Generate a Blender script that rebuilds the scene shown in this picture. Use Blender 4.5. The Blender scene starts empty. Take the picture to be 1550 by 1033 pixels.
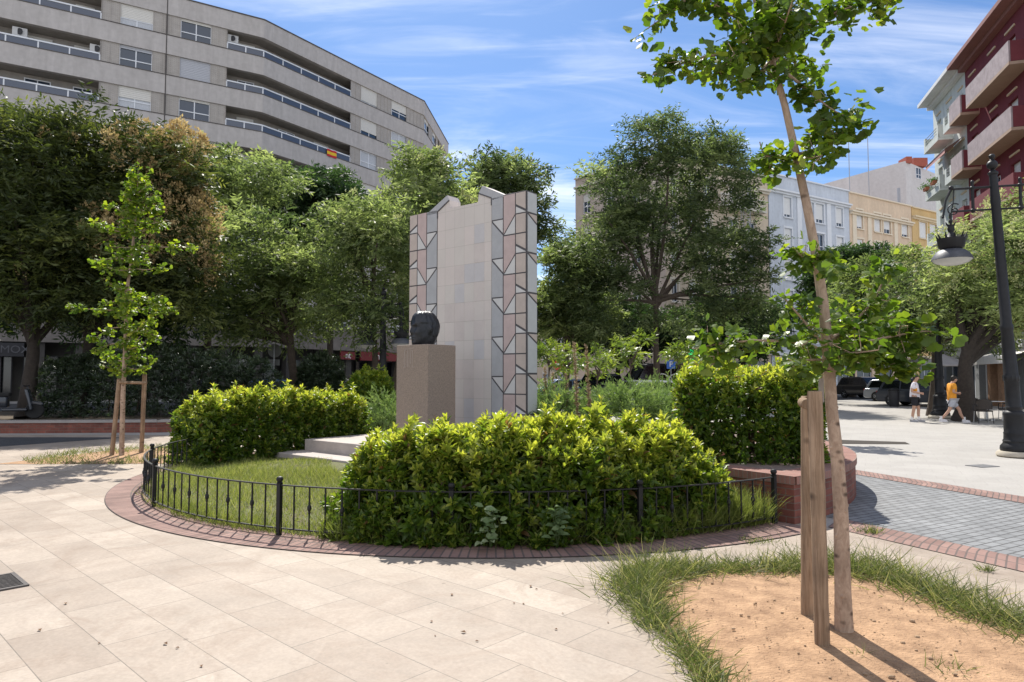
import bpy, bmesh, math, random
import numpy as np
from mathutils import Vector, Matrix, Quaternion
R_ = math.radians
scene = bpy.context.scene
COL = scene.collection

# ------------------------------------------------------------------ camera, sky, sun, exposure
CAM_H = 1.64
FPX = 1550 * 24 / 36
PITCH = math.atan((571 - 516.5) / FPX)
cam_d = bpy.data.cameras.new("camera")
cam_d.lens = 24; cam_d.sensor_width = 36; cam_d.clip_end = 2000; cam_d.clip_start = 0.05
cam = bpy.data.objects.new("camera", cam_d); COL.objects.link(cam)
cam.location = (0, 0, CAM_H); cam.rotation_euler = (math.pi / 2 + PITCH, 0, 0)
scene.camera = cam

SUN_EL, SUN_AZ = R_(53), R_(-9)          # azimuth from +Y towards +X
SUN_V = Vector((math.sin(SUN_AZ) * math.cos(SUN_EL), math.cos(SUN_AZ) * math.cos(SUN_EL), math.sin(SUN_EL)))
sd = bpy.data.lights.new("sun", 'SUN'); sd.energy = 4.1; sd.angle = R_(0.53); sd.color = (1, 0.95, 0.86)
so = bpy.data.objects.new("sun", sd); COL.objects.link(so)
so.rotation_euler = SUN_V.to_track_quat('Z', 'Y').to_euler(); so.location = (0, 0, 60)

w = bpy.data.worlds.new("World"); scene.world = w; w.use_nodes = True
nt = w.node_tree; nd = nt.nodes; lk = nt.links
for n in list(nd): nd.remove(n)
def N(t, **k):
    n = nd.new(t)
    for a, b in k.items(): setattr(n, a, b)
    return n
out = N('ShaderNodeOutputWorld'); bg = N('ShaderNodeBackground'); bg.inputs[1].default_value = 0.15
sky = N('ShaderNodeTexSky', sky_type='NISHITA', sun_disc=False, sun_elevation=SUN_EL, sun_rotation=SUN_AZ,
        air_density=1.0, dust_density=0.6, ozone_density=2.5, altitude=100)
tint = N('ShaderNodeMix', data_type='RGBA', blend_type='MULTIPLY'); tint.inputs[0].default_value = 1
tint.inputs[7].default_value = (0.32, 0.415, 0.52, 1)
lk.new(sky.outputs[0], tint.inputs[6])
tc = N('ShaderNodeTexCoord'); sx = N('ShaderNodeSeparateXYZ'); lk.new(tc.outputs['Generated'], sx.inputs[0])
zz = N('ShaderNodeMath', operation='MAXIMUM'); zz.inputs[1].default_value = 0.03; lk.new(sx.outputs[2], zz.inputs[0])
za = N('ShaderNodeMath', operation='ADD'); za.inputs[1].default_value = 0.10; lk.new(zz.outputs[0], za.inputs[0])
dx = N('ShaderNodeMath', operation='DIVIDE'); dy = N('ShaderNodeMath', operation='DIVIDE')
lk.new(sx.outputs[0], dx.inputs[0]); lk.new(za.outputs[0], dx.inputs[1]); lk.new(sx.outputs[1], dy.inputs[0]); lk.new(za.outputs[0], dy.inputs[1])
cx = N('ShaderNodeCombineXYZ'); lk.new(dx.outputs[0], cx.inputs[0]); lk.new(dy.outputs[0], cx.inputs[1])
def cloud(scale, rot, sc, lo, hi, amt, seed, dist=1.2, rough=.62):
    mp = N('ShaderNodeMapping'); mp.inputs['Rotation'].default_value = (0, 0, R_(rot)); mp.inputs['Scale'].default_value = sc
    mp.inputs['Location'].default_value = (seed, seed * 1.7, seed * .3)
    lk.new(cx.outputs[0], mp.inputs[0])
    no = N('ShaderNodeTexNoise'); no.inputs['Scale'].default_value = scale; no.inputs['Detail'].default_value = 9
    no.inputs['Roughness'].default_value = rough; no.inputs['Distortion'].default_value = dist
    lk.new(mp.outputs[0], no.inputs['Vector'])
    mr = N('ShaderNodeMapRange', interpolation_type='SMOOTHSTEP'); mr.inputs[1].default_value = lo; mr.inputs[2].default_value = hi
    mr.inputs[3].default_value = 0; mr.inputs[4].default_value = amt
    lk.new(no.outputs[0], mr.inputs[0]); return mr.outputs[0]
c1 = cloud(1.15, 24, (0.5, 1.5, 1), .44, .80, .62, 3.1)
c2 = cloud(2.6, 16, (0.45, 1.7, 1), .48, .85, .22, 7.7, 1.4, .55)
mx0 = N('ShaderNodeMath', operation='ADD', use_clamp=True); lk.new(c1, mx0.inputs[0]); lk.new(c2, mx0.inputs[1])
# broad unseen bank of white cloud, added behind the camera as neutral fill light
c3 = cloud(1.6, 60, (1, 1, 1), .18, .50, 1.0, 5.3, .6)
sb_ = N('ShaderNodeMapRange', interpolation_type='SMOOTHSTEP'); lk.new(sx.outputs[1], sb_.inputs[0])
sb_.inputs[1].default_value = .25; sb_.inputs[2].default_value = -.45; sb_.inputs[3].default_value = 0; sb_.inputs[4].default_value = .62
m3 = N('ShaderNodeMath', operation='MULTIPLY'); lk.new(c3, m3.inputs[0]); lk.new(sb_.outputs[0], m3.inputs[1])
mx = N('ShaderNodeMath', operation='MAXIMUM', use_clamp=True); lk.new(mx0.outputs[0], mx.inputs[0]); lk.new(m3.outputs[0], mx.inputs[1])
m2 = N('ShaderNodeMix', data_type='RGBA'); lk.new(mx.outputs[0], m2.inputs[0]); lk.new(tint.outputs[2], m2.inputs[6])
m2.inputs[7].default_value = (6.0, 5.95, 6.0, 1)
lk.new(m2.outputs[2], bg.inputs[0]); lk.new(bg.outputs[0], out.inputs[0])
vs = scene.view_settings
vs.view_transform = 'Standard'; vs.look = 'None'; vs.gamma = 1; vs.use_curve_mapping = False; vs.exposure = 0.84
cy = scene.cycles
scene.render.engine = 'CYCLES'
cy.use_denoising = True; cy.max_bounces = 7; cy.diffuse_bounces = 4; cy.glossy_bounces = 3; cy.transmission_bounces = 5
cy.transparent_max_bounces = 6; cy.caustics_reflective = False; cy.caustics_refractive = False

# ------------------------------------------------------------------ measuring helpers
_fw = np.array([0, math.cos(PITCH), math.sin(PITCH)]); _up = np.array([0, -math.sin(PITCH), math.cos(PITCH)])
def _ray(px, py): return np.array([1., 0, 0]) * (px - 775) / FPX + _up * (516.5 - py) / FPX + _fw
def at(px, py, Y):
    r = _ray(px, py); p = np.array([0, 0, CAM_H]) + r * Y / r[1]; return Vector(p)
def gr(px, py, z=0.0):
    r = _ray(px, py); p = np.array([0, 0, CAM_H]) + r * (z - CAM_H) / r[2]; return Vector(p)
def pxm(Y): return Y / FPX       # metres per photo pixel at depth Y

# ------------------------------------------------------------------ materials
MATS = {}
def newmat(name):
    m = bpy.data.materials.new(name); m.use_nodes = True
    n = m.node_tree.nodes; n.clear()
    o = n.new('ShaderNodeOutputMaterial'); MATS[name] = m
    return m, n, m.node_tree.links, o
def rgba(c): return (c[0], c[1], c[2], 1)
def mat(name, c, rough=.7, var=.15, vs=3.0, bump=0, bs=40, metal=0, spec=.4, emit=None, var2=None, coat=0):
    if name in MATS: return MATS[name]
    m, n, l, o = newmat(name)
    b = n.new('ShaderNodeBsdfPrincipled'); l.new(b.outputs[0], o.inputs[0])
    b.inputs['Roughness'].default_value = rough; b.inputs['Metallic'].default_value = metal
    b.inputs['Specular IOR Level'].default_value = spec; b.inputs['Coat Weight'].default_value = coat
    t = n.new('ShaderNodeTexCoord')
    no = n.new('ShaderNodeTexNoise'); no.inputs['Scale'].default_value = vs; no.inputs['Detail'].default_value = 8; no.inputs['Roughness'].default_value = .65
    l.new(t.outputs['Object'], no.inputs['Vector'])
    rp = n.new('ShaderNodeValToRGB'); l.new(no.outputs[0], rp.inputs[0])
    rp.color_ramp.elements[0].position = .28; rp.color_ramp.elements[1].position = .72
    lo = var2 if var2 else tuple(x * (1 - var) for x in c)
    rp.color_ramp.elements[0].color = rgba(lo); rp.color_ramp.elements[1].color = rgba(tuple(min(1, x * (1 + var * .6)) for x in c))
    l.new(rp.outputs[0], b.inputs['Base Color'])
    if emit:
        b.inputs['Emission Color'].default_value = rgba(emit[0]); b.inputs['Emission Strength'].default_value = emit[1]
    if bump:
        n2 = n.new('ShaderNodeTexNoise'); n2.inputs['Scale'].default_value = bs; n2.inputs['Detail'].default_value = 6
        l.new(t.outputs['Object'], n2.inputs['Vector'])
        bp = n.new('ShaderNodeBump'); bp.inputs['Strength'].default_value = bump; bp.inputs['Distance'].default_value = .02
        l.new(n2.outputs[0], bp.inputs['Height']); l.new(bp.outputs[0], b.inputs['Normal'])
    return m
def brickmat(name, cA, cB, mortar, bw, bh, ms, coord='UV', rot=0, off=.5, var=.25, vs=2.0, bump=.4, rough=.8, stain=None, freq=2, smooth=.1, loc=(0, 0)):
    m, n, l, o = newmat(name)
    b = n.new('ShaderNodeBsdfPrincipled'); l.new(b.outputs[0], o.inputs[0]); b.inputs['Roughness'].default_value = rough
    b.inputs['Specular IOR Level'].default_value = .3
    t = n.new('ShaderNodeTexCoord'); mp = n.new('ShaderNodeMapping'); mp.inputs['Rotation'].default_value = (0, 0, R_(rot)); mp.inputs['Location'].default_value = (loc[0], loc[1], 0)
    l.new(t.outputs[coord], mp.inputs[0])
    br = n.new('ShaderNodeTexBrick'); l.new(mp.outputs[0], br.inputs['Vector'])
    br.offset = off; br.offset_frequency = freq; br.inputs['Scale'].default_value = 1
    br.inputs['Brick Width'].default_value = bw; br.inputs['Row Height'].default_value = bh; br.inputs['Mortar Size'].default_value = ms
    br.inputs['Mortar Smooth'].default_value = smooth
    br.inputs['Color1'].default_value = rgba(cA); br.inputs['Color2'].default_value = rgba(cB); br.inputs['Mortar'].default_value = rgba(mortar)
    no = n.new('ShaderNodeTexNoise'); no.inputs['Scale'].default_value = vs; no.inputs['Detail'].default_value = 10; no.inputs['Roughness'].default_value = .68; no.inputs['Distortion'].default_value = .6
    l.new(mp.outputs[0], no.inputs['Vector'])
    mr = n.new('ShaderNodeMapRange'); mr.inputs[1].default_value = .3; mr.inputs[2].default_value = .7; mr.inputs[3].default_value = 1 - var; mr.inputs[4].default_value = 1 + var * .5
    l.new(no.outputs[0], mr.inputs[0])
    mu = n.new('ShaderNodeMix'); mu.data_type = 'RGBA'; mu.blend_type = 'MULTIPLY'; mu.inputs[0].default_value = 1
    l.new(br.outputs[0], mu.inputs[6]); l.new(mr.outputs[0], mu.inputs[7])
    last = mu.outputs[2]
    if stain:
        ns = n.new('ShaderNodeTexNoise'); ns.inputs['Scale'].default_value = stain[1]; ns.inputs['Detail'].default_value = 12; ns.inputs['Roughness'].default_value = .75; ns.inputs['Distortion'].default_value = 1.4
        l.new(mp.outputs[0], ns.inputs['Vector'])
        m3 = n.new('ShaderNodeMapRange'); m3.inputs[1].default_value = .48; m3.inputs[2].default_value = .72; m3.inputs[3].default_value = 0; m3.inputs[4].default_value = stain[2]
        l.new(ns.outputs[0], m3.inputs[0])
        mm = n.new('ShaderNodeMix'); mm.data_type = 'RGBA'; l.new(m3.outputs[0], mm.inputs[0]); l.new(last, mm.inputs[6]); mm.inputs[7].default_value = rgba(stain[0])
        last = mm.outputs[2]
        vg = n.new('ShaderNodeTexVoronoi'); vg.inputs['Scale'].default_value = 2.3; l.new(mp.outputs[0], vg.inputs['Vector'])
        mg_ = n.new('ShaderNodeMapRange'); mg_.inputs[1].default_value = .030; mg_.inputs[2].default_value = .045; mg_.inputs[3].default_value = .55; mg_.inputs[4].default_value = 0; l.new(vg.outputs['Distance'], mg_.inputs[0])
        mk = n.new('ShaderNodeMix'); mk.data_type = 'RGBA'; l.new(mg_.outputs[0], mk.inputs[0]); l.new(last, mk.inputs[6]); mk.inputs[7].default_value = rgba(tuple(x * .5 for x in stain[0])); last = mk.outputs[2]
        nf = n.new('ShaderNodeTexNoise'); nf.inputs['Scale'].default_value = 34; nf.inputs['Detail'].default_value = 7; nf.inputs['Roughness'].default_value = .7
        l.new(mp.outputs[0], nf.inputs['Vector'])
        m4 = n.new('ShaderNodeMapRange'); m4.inputs[1].default_value = .3; m4.inputs[2].default_value = .7; m4.inputs[3].default_value = .86; m4.inputs[4].default_value = 1.1
        l.new(nf.outputs[0], m4.inputs[0])
        m5 = n.new('ShaderNodeMix'); m5.data_type = 'RGBA'; m5.blend_type = 'MULTIPLY'; m5.inputs[0].default_value = 1
        l.new(last, m5.inputs[6]); l.new(m4.outputs[0], m5.inputs[7]); last = m5.outputs[2]
    l.new(last, b.inputs['Base Color'])
    sub = n.new('ShaderNodeMath'); sub.operation = 'MULTIPLY_ADD'; l.new(br.outputs['Fac'], sub.inputs[0]); sub.inputs[1].default_value = -1.0; l.new(no.outputs[0], sub.inputs[2])
    bp = n.new('ShaderNodeBump'); bp.inputs['Strength'].default_value = bump; bp.inputs['Distance'].default_value = .012
    l.new(sub.outputs[0], bp.inputs['Height']); l.new(bp.outputs[0], b.inputs['Normal'])
    return m
def leafmat(name, dark, mid, light, trans=.45, tcol=None, rough=.42, spec=.45, dead=None):
    m, n, l, o = newmat(name)
    a = n.new('ShaderNodeAttribute'); a.attribute_name = 'tone'
    rp = n.new('ShaderNodeValToRGB'); l.new(a.outputs['Fac'], rp.inputs[0])
    rp.color_ramp.elements[0].color = rgba(dark); rp.color_ramp.elements[1].color = rgba(light)
    e = rp.color_ramp.elements.new(.5); e.color = rgba(mid)
    if dead:
        rp.color_ramp.elements[0].color = rgba(dead); e = rp.color_ramp.elements.new(.03); e.color = rgba(dead); e = rp.color_ramp.elements.new(.06); e.color = rgba(dark)
    b = n.new('ShaderNodeBsdfPrincipled'); b.inputs['Roughness'].default_value = rough; b.inputs['Specular IOR Level'].default_value = spec
    l.new(rp.outputs[0], b.inputs['Base Color'])
    tr = n.new('ShaderNodeBsdfTranslucent')
    mu = n.new('ShaderNodeMix'); mu.data_type = 'RGBA'; mu.blend_type = 'MULTIPLY'; mu.inputs[0].default_value = 1
    l.new(rp.outputs[0], mu.inputs[6]); mu.inputs[7].default_value = rgba(tcol or (1.5, 1.6, .7))
    l.new(mu.outputs[2], tr.inputs[0])
    ms = n.new('ShaderNodeMixShader'); ms.inputs[0].default_value = trans
    l.new(b.outputs[0], ms.inputs[1]); l.new(tr.outputs[0], ms.inputs[2]); l.new(ms.outputs[0], o.inputs[0])
    return m
def grainmat(name, cA, cB, sc=(30, 30, 1.6), rough=.85, bump=.5, knots=None, soft=False):
    m, n, l, o = newmat(name); b = n.new('ShaderNodeBsdfPrincipled'); l.new(b.outputs[0], o.inputs[0]); b.inputs['Roughness'].default_value = rough; b.inputs['Specular IOR Level'].default_value = .25
    t = n.new('ShaderNodeTexCoord'); mp = n.new('ShaderNodeMapping'); mp.inputs['Scale'].default_value = sc; l.new(t.outputs['Object'], mp.inputs[0])
    no = n.new('ShaderNodeTexNoise'); no.inputs['Scale'].default_value = 1; no.inputs['Detail'].default_value = 8; no.inputs['Roughness'].default_value = .7; no.inputs['Distortion'].default_value = .8; l.new(mp.outputs[0], no.inputs['Vector'])
    rp = n.new('ShaderNodeValToRGB'); l.new(no.outputs[0], rp.inputs[0]); rp.color_ramp.elements[0].position = .22 if soft else .34; rp.color_ramp.elements[1].position = .74 if soft else .62
    if soft: no.inputs['Roughness'].default_value = .55; no.inputs['Detail'].default_value = 5
    rp.color_ramp.elements[0].color = rgba(cB); rp.color_ramp.elements[1].color = rgba(cA); last = rp.outputs[0]
    n2 = n.new('ShaderNodeTexNoise'); n2.inputs['Scale'].default_value = 3.1; n2.inputs['Detail'].default_value = 6; l.new(t.outputs['Object'], n2.inputs['Vector'])
    mr = n.new('ShaderNodeMapRange'); mr.inputs[1].default_value = .3; mr.inputs[2].default_value = .7; mr.inputs[3].default_value = .93 if soft else .62; mr.inputs[4].default_value = 1.05 if soft else 1.15; l.new(n2.outputs[0], mr.inputs[0])
    mu = n.new('ShaderNodeMix'); mu.data_type = 'RGBA'; mu.blend_type = 'MULTIPLY'; mu.inputs[0].default_value = 1; l.new(last, mu.inputs[6]); l.new(mr.outputs[0], mu.inputs[7]); last = mu.outputs[2]
    if knots:
        vo = n.new('ShaderNodeTexVoronoi'); vo.inputs['Scale'].default_value = knots; mp2 = n.new('ShaderNodeMapping'); mp2.inputs['Scale'].default_value = (1, 1, 1.6); l.new(t.outputs['Object'], mp2.inputs[0]); l.new(mp2.outputs[0], vo.inputs['Vector'])
        m3 = n.new('ShaderNodeMapRange'); m3.inputs[1].default_value = .10; m3.inputs[2].default_value = .27; m3.inputs[3].default_value = .8; m3.inputs[4].default_value = 0; l.new(vo.outputs['Distance'], m3.inputs[0])
        m4 = n.new('ShaderNodeMix'); m4.data_type = 'RGBA'; l.new(m3.outputs[0], m4.inputs[0]); l.new(last, m4.inputs[6]); m4.inputs[7].default_value = (.05, .033, .025, 1); last = m4.outputs[2]
    l.new(last, b.inputs['Base Color'])
    bp = n.new('ShaderNodeBump'); bp.inputs['Strength'].default_value = bump; bp.inputs['Distance'].default_value = .01; l.new(no.outputs[0], bp.inputs['Height']); l.new(bp.outputs[0], b.inputs['Normal'])
    return m
def glassmat(name, c=(.03, .045, .07), rough=.06):
    m, n, l, o = newmat(name)
    b = n.new('ShaderNodeBsdfPrincipled'); l.new(b.outputs[0], o.inputs[0])
    b.inputs['Base Color'].default_value = rgba(c); b.inputs['Roughness'].default_value = rough; b.inputs['Specular IOR Level'].default_value = .9
    t = n.new('ShaderNodeTexCoord'); no = n.new('ShaderNodeTexNoise'); no.inputs['Scale'].default_value = 1.1; l.new(t.outputs['Object'], no.inputs['Vector'])
    bp = n.new('ShaderNodeBump'); bp.inputs['Strength'].default_value = .05; bp.inputs['Distance'].default_value = .05; l.new(no.outputs[0], bp.inputs['Height']); l.new(bp.outputs[0], b.inputs['Normal'])
    return m

# ------------------------------------------------------------------ objects
def tag(o, label=None, cat=None, group=None, kind=None):
    if label: o['label'] = label
    if cat: o['category'] = cat
    if group: o['group'] = group
    if kind: o['kind'] = kind
    return o
def thing(name, label, cat, loc=(0, 0, 0), group=None, rz=0):
    o = bpy.data.objects.new(name, None); COL.objects.link(o); o.empty_display_size = .2
    o.location = loc; o.rotation_euler = (0, 0, rz); return tag(o, label, cat, group)
def link(name, me, parent=None):
    o = bpy.data.objects.new(name, me); COL.objects.link(o)
    if parent: o.parent = parent
    return o
def kids(o): return [c for c in COL.objects if c.parent == o]
def copy_tree(o, parent=None):
    c = o.copy(); COL.objects.link(c)
    if parent: c.parent = parent
    for k in kids(o): copy_tree(k, c)
    return c

class MB:
    def __init__(s, o=(0, 0, 0)):
        s.v = []; s.f = []; s.mi = []; s.uv = []; s.o = Vector(o); s.m = 0
    def face(s, pts, uv=None, m=None):
        i = len(s.v); s.v += [Vector(p) - s.o for p in pts]; s.f.append(list(range(i, i + len(pts)))); s.mi.append(s.m if m is None else m); s.uv.append(uv)
    def add(s, vs, fs):
        i = len(s.v); s.v += [Vector(p) - s.o for p in vs]
        for f in fs: s.f.append([i + k for k in f]); s.mi.append(s.m); s.uv.append(None)
    def box(s, c, d, rz=0, top=(1, 1), ry=0, rx=0):
        M = Matrix.Rotation(rz, 3, 'Z') @ Matrix.Rotation(ry, 3, 'Y') @ Matrix.Rotation(rx, 3, 'X'); c = Vector(c); vs = []
        for z in (-.5, .5):
            k = top if z > 0 else (1, 1)
            for x, y in ((-.5, -.5), (.5, -.5), (.5, .5), (-.5, .5)): vs.append(c + M @ Vector((x * d[0] * k[0], y * d[1] * k[1], z * d[2])))
        s.add(vs, [(0, 3, 2, 1), (4, 5, 6, 7), (0, 1, 5, 4), (1, 2, 6, 5), (2, 3, 7, 6), (3, 0, 4, 7)]); return s
    def prism(s, poly, z0, z1, bottom=True):
        n = len(poly); a = sum(poly[i][0] * poly[(i + 1) % n][1] - poly[(i + 1) % n][0] * poly[i][1] for i in range(n))
        if a < 0: poly = poly[::-1]
        u = 0
        for i in range(n):
            p, q = poly[i], poly[(i + 1) % n]; L = math.hypot(q[0] - p[0], q[1] - p[1])
            s.face([(p[0], p[1], z0), (q[0], q[1], z0), (q[0], q[1], z1), (p[0], p[1], z1)], [(u, z0), (u + L, z0), (u + L, z1), (u, z1)]); u += L
        s.face([(p[0], p[1], z1) for p in poly])
        if bottom: s.face([(p[0], p[1], z0) for p in poly[::-1]])
        return s
    def tube(s, pts, rad, n=8, cap=True):
        pts = [Vector(p) for p in pts]; rad = rad if hasattr(rad, '__len__') else [rad] * len(pts)
        t0 = (pts[1] - pts[0]).normalized(); ref = Vector((0, 0, 1)) if abs(t0.z) < .9 else Vector((1, 0, 0))
        a = t0.cross(ref).normalized(); rings = []; vs = []
        for i, p in enumerate(pts):
            t = (pts[min(i + 1, len(pts) - 1)] - pts[max(i - 1, 0)]).normalized()
            a = (a - t * a.dot(t)).normalized(); b = t.cross(a)
            vs += [p + (a * math.cos(2 * math.pi * k / n) + b * math.sin(2 * math.pi * k / n)) * rad[i] for k in range(n)]
        fs = []
        for i in range(len(pts) - 1):
            for k in range(n): fs.append((i * n + k, i * n + (k + 1) % n, (i + 1) * n + (k + 1) % n, (i + 1) * n + k))
        if cap: fs += [tuple(range(n))[::-1], tuple((len(pts) - 1) * n + k for k in range(n))]
        s.add(vs, fs); return s
    def lathe(s, prof, c, n=20, q=None):
        c = Vector(c); vs = []
        for r, z in prof:
            for k in range(n):
                v = Vector((r * math.cos(2 * math.pi * k / n), r * math.sin(2 * math.pi * k / n), z)); vs.append(c + (q @ v if q else v))
        fs = [(i * n + k, i * n + (k + 1) % n, (i + 1) * n + (k + 1) % n, (i + 1) * n + k) for i in range(len(prof) - 1) for k in range(n)]
        if prof[0][0] > 1e-4: fs.append(tuple(range(n))[::-1])
        if prof[-1][0] > 1e-4: fs.append(tuple((len(prof) - 1) * n + k for k in range(n)))
        s.add(vs, fs); return s
    def blob(s, c, r, n=12, m=8, q=None):
        prof = [(max(1e-5, math.sin(math.pi * i / m)), -math.cos(math.pi * i / m)) for i in range(m + 1)]
        c = Vector(c); vs = []
        for a, z in prof:
            for k in range(n):
                v = Vector((r[0] * a * math.cos(2 * math.pi * k / n), r[1] * a * math.sin(2 * math.pi * k / n), r[2] * z)); vs.append(c + (q @ v if q else v))
        s.add(vs, [(i * n + k, i * n + (k + 1) % n, (i + 1) * n + (k + 1) % n, (i + 1) * n + k) for i in range(m) for k in range(n)]); return s
    def build(s, name, mats, parent=None, smooth=False, bevel=0, segs=2):
        me = bpy.data.meshes.new(name); me.from_pydata([tuple(v) for v in s.v], [], s.f)
        if not isinstance(mats, (list, tuple)): mats = [mats]
        for m in mats: me.materials.append(m)
        me.polygons.foreach_set('material_index', s.mi)
        ul = me.uv_layers.new(name='UVMap'); 
        for p, uv in zip(me.polygons, s.uv):
            if uv:
                for li, t in zip(p.loop_indices, uv): ul.data[li].uv = t
            else:
                nn = p.normal
                if abs(nn.z) > .7:
                    for li in p.loop_indices:
                        c = me.vertices[me.loops[li].vertex_index].co; ul.data[li].uv = (c.x, c.y)
                else:
                    t = Vector((-nn.y, nn.x, 0)); t = t.normalized() if t.length > 1e-6 else Vector((1, 0, 0))
                    for li in p.loop_indices:
                        c = me.vertices[me.loops[li].vertex_index].co; ul.data[li].uv = (c.dot(t), c.z)
        if smooth:
            me.polygons.foreach_set('use_smooth', [True] * len(me.polygons)); me.set_sharp_from_angle(angle=R_(42))
        o = link(name, me, parent)
        if bevel:
            bm = bmesh.new(); bm.from_mesh(me); bmesh.ops.remove_doubles(bm, verts=bm.verts, dist=1e-4); bm.to_mesh(me); bm.free()
            b = o.modifiers.new('bevel', 'BEVEL'); b.width = bevel; b.segments = segs; b.limit_method = 'ANGLE'; b.angle_limit = R_(35)
        return o

# ------------------------------------------------------------------ foliage
def nrm(a): return a / np.maximum(np.linalg.norm(a, axis=-1, keepdims=True), 1e-9)
T_LANCE = (np.array([(0, 0, 0), (.3, .46, .10), (.35, 0, 0), (.3, -.46, .10), (.68, .38, .05), (.7, 0, -.03), (.68, -.38, .05), (1, 0, -.14)]),
           [(0, 2, 1), (0, 3, 2), (2, 5, 4, 1), (2, 3, 6, 5), (5, 7, 4), (5, 6, 7)])
T_FOLD = (np.array([(0, 0, 0), (.45, .5, .08), (1, 0, -.06), (.45, -.5, .08)]), [(0, 2, 1), (0, 3, 2)])
T_QUAD = (np.array([(0, 0, 0), (.45, .5, 0), (1, 0, -.05), (.5, -.5, 0)]), [(0, 3, 2, 1)])
_fa = [-62, -38, -14, -3, 3, 14, 38, 62]; _fr = [.80, .97, 1.0, .86, .86, 1.0, .97, .80]
T_FAN = (np.array([(0, 0, 0)] + [(r * math.cos(R_(a)), r * math.sin(R_(a)), .10 * math.sin(i * 1.7) - .10 * abs(a) / 62) for i, (a, r) in enumerate(zip(_fa, _fr))]),
         [(0, 1, 2), (0, 2, 3), (0, 3, 4), (0, 5, 6), (0, 6, 7), (0, 7, 8), (0, 4, 5)])
T_BLADE = (np.array([(0, .5, 0), (0, -.5, 0), (.45, .42, .06), (.45, -.42, .06), (.8, .22, .2), (.8, -.22, .2), (1, 0, .36)]),
           [(0, 1, 3, 2), (2, 3, 5, 4), (4, 5, 6)])
def leaf_mesh(name, m, P, D, Nn, L, W, T, tone, parent=None, origin=(0, 0, 0)):
    P = np.asarray(P, float) - np.array(origin); n = len(P)
    x = nrm(np.asarray(D, float)); y = nrm(np.cross(Nn, x)); z = np.cross(x, y)
    L = np.broadcast_to(L, n).reshape(n, 1, 1); W = np.broadcast_to(W, n).reshape(n, 1, 1)
    tv, tf = T; k = len(tv)
    V = P[:, None] + L * tv[None, :, 0:1] * x[:, None] + W * tv[None, :, 1:2] * y[:, None] + L * tv[None, :, 2:3] * z[:, None]
    V = V.reshape(-1, 3)
    li = np.concatenate([np.array(f) for f in tf]); lens = np.array([len(f) for f in tf])
    loops = (np.arange(n)[:, None] * k + li[None]).ravel(); st = np.concatenate([[0], np.cumsum(np.tile(lens, n))[:-1]])
    me = bpy.data.meshes.new(name); me.vertices.add(len(V)); me.vertices.foreach_set('co', V.astype(np.float32).ravel())
    me.loops.add(len(loops)); me.loops.foreach_set('vertex_index', loops.astype(np.int32))
    me.polygons.add(len(st)); me.polygons.foreach_set('loop_start', st.astype(np.int32))
    me.update(calc_edges=True)
    a = me.attributes.new('tone', 'FLOAT', 'POINT'); a.data.foreach_set('value', np.repeat(np.clip(tone, 0, 1), k).astype(np.float32))
    me.materials.append(m)
    return link(name, me, parent)
def rsph(rs, n): return nrm(rs.normal(size=(n, 3)))
def fbm(P, s, rs_seed=0):
    # cheap smooth pseudo noise in [-1,1]
    q = np.random.RandomState(rs_seed); v = 0
    for k in range(6):
        d = q.normal(size=3); d = d / np.linalg.norm(d) * s * (1 + .6 * k); v = v + np.sin(P @ d + q.uniform(0, 6.28)) / (1 + .5 * k)
    return v / 3.2

def crown(name, m, lobes, rs, leaf, density=1.0, parent=None, origin=(0, 0, 0), tmid=.45, clump=(.5, 1.0), spl=.7, droop=.25, T=T_QUAD, aspect=.27):
    """feathery crown: lobes -> clumps -> sprays -> leaflets"""
    Ps, Ds, Ns, ts, cl = [], [], [], [], []
    for c, r in lobes:
        c = np.array(c); r = np.array(r); R = r.mean()
        nc = int(density * 14.5 * (R / 1.5) ** 2) + 4
        d = rsph(rs, nc); rad = rs.uniform(0, 1, nc) ** .38
        wob = 1 + .34 * fbm(d * 3, 1.5, int(rs.randint(1e6)))
        C = c + d * r * (rad * wob)[:, None]
        cr = rs.uniform(clump[0], clump[1], nc)
        for i in range(nc):
            ns = int(19 * (cr[i] / .75) ** 1.6 * rs.uniform(.6, 1.4)) + 4
            o = rsph(rs, ns) * (rs.uniform(0, 1, ns) ** .5)[:, None] * cr[i] * np.array([1.15, 1.15, .55])
            S = C[i] + o
            out = nrm(C[i] - c + 1e-6) * .6 + np.array([0, 0, .25])
            A = nrm(nrm(o + 1e-6) * .7 + out + rs.normal(size=(ns, 3)) * .45)
            nl = 11; t = (np.arange(nl) + .5) / nl
            sl = spl * rs.uniform(.6, 1.25, ns)
            side = nrm(np.cross(A, rs.normal(size=(ns, 3)) * .4 + np.array([0, 0, 1])))
            pos = S[:, None] + A[:, None] * (t[None, :, None] * sl[:, None, None]); pos[:, :, 2] -= droop * (t[None] ** 2) * sl[:, None]
            sg = np.where(np.arange(nl) % 2 == 0, 1, -1)[None, :, None]
            dd = A[:, None] * .55 + side[:, None] * sg * .9 + rs.normal(size=(ns, nl, 3)) * .25; dd[:, :, 2] -= .15
            nn = np.cross(A, side)[:, None] * np.sign(np.cross(A, side)[:, 2:3])[:, None] + rs.normal(size=(ns, nl, 3)) * .95
            Ps.append(pos.reshape(-1, 3)); Ds.append(dd.reshape(-1, 3)); Ns.append(nn.reshape(-1, 3))
            ts.append((np.repeat(rs.normal(tmid + rs.normal() * .20, .12, ns), nl) + rs.normal(0, .07, ns * nl)))
        cl.append(C)
    P = np.concatenate(Ps); n = len(P); L = 1.5 * leaf * rs.uniform(.7, 1.3, n)
    o = leaf_mesh(name, m, P, np.concatenate(Ds), np.concatenate(Ns), L, L * aspect, T, np.concatenate(ts), parent, origin)
    return o, np.concatenate(cl)
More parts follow.
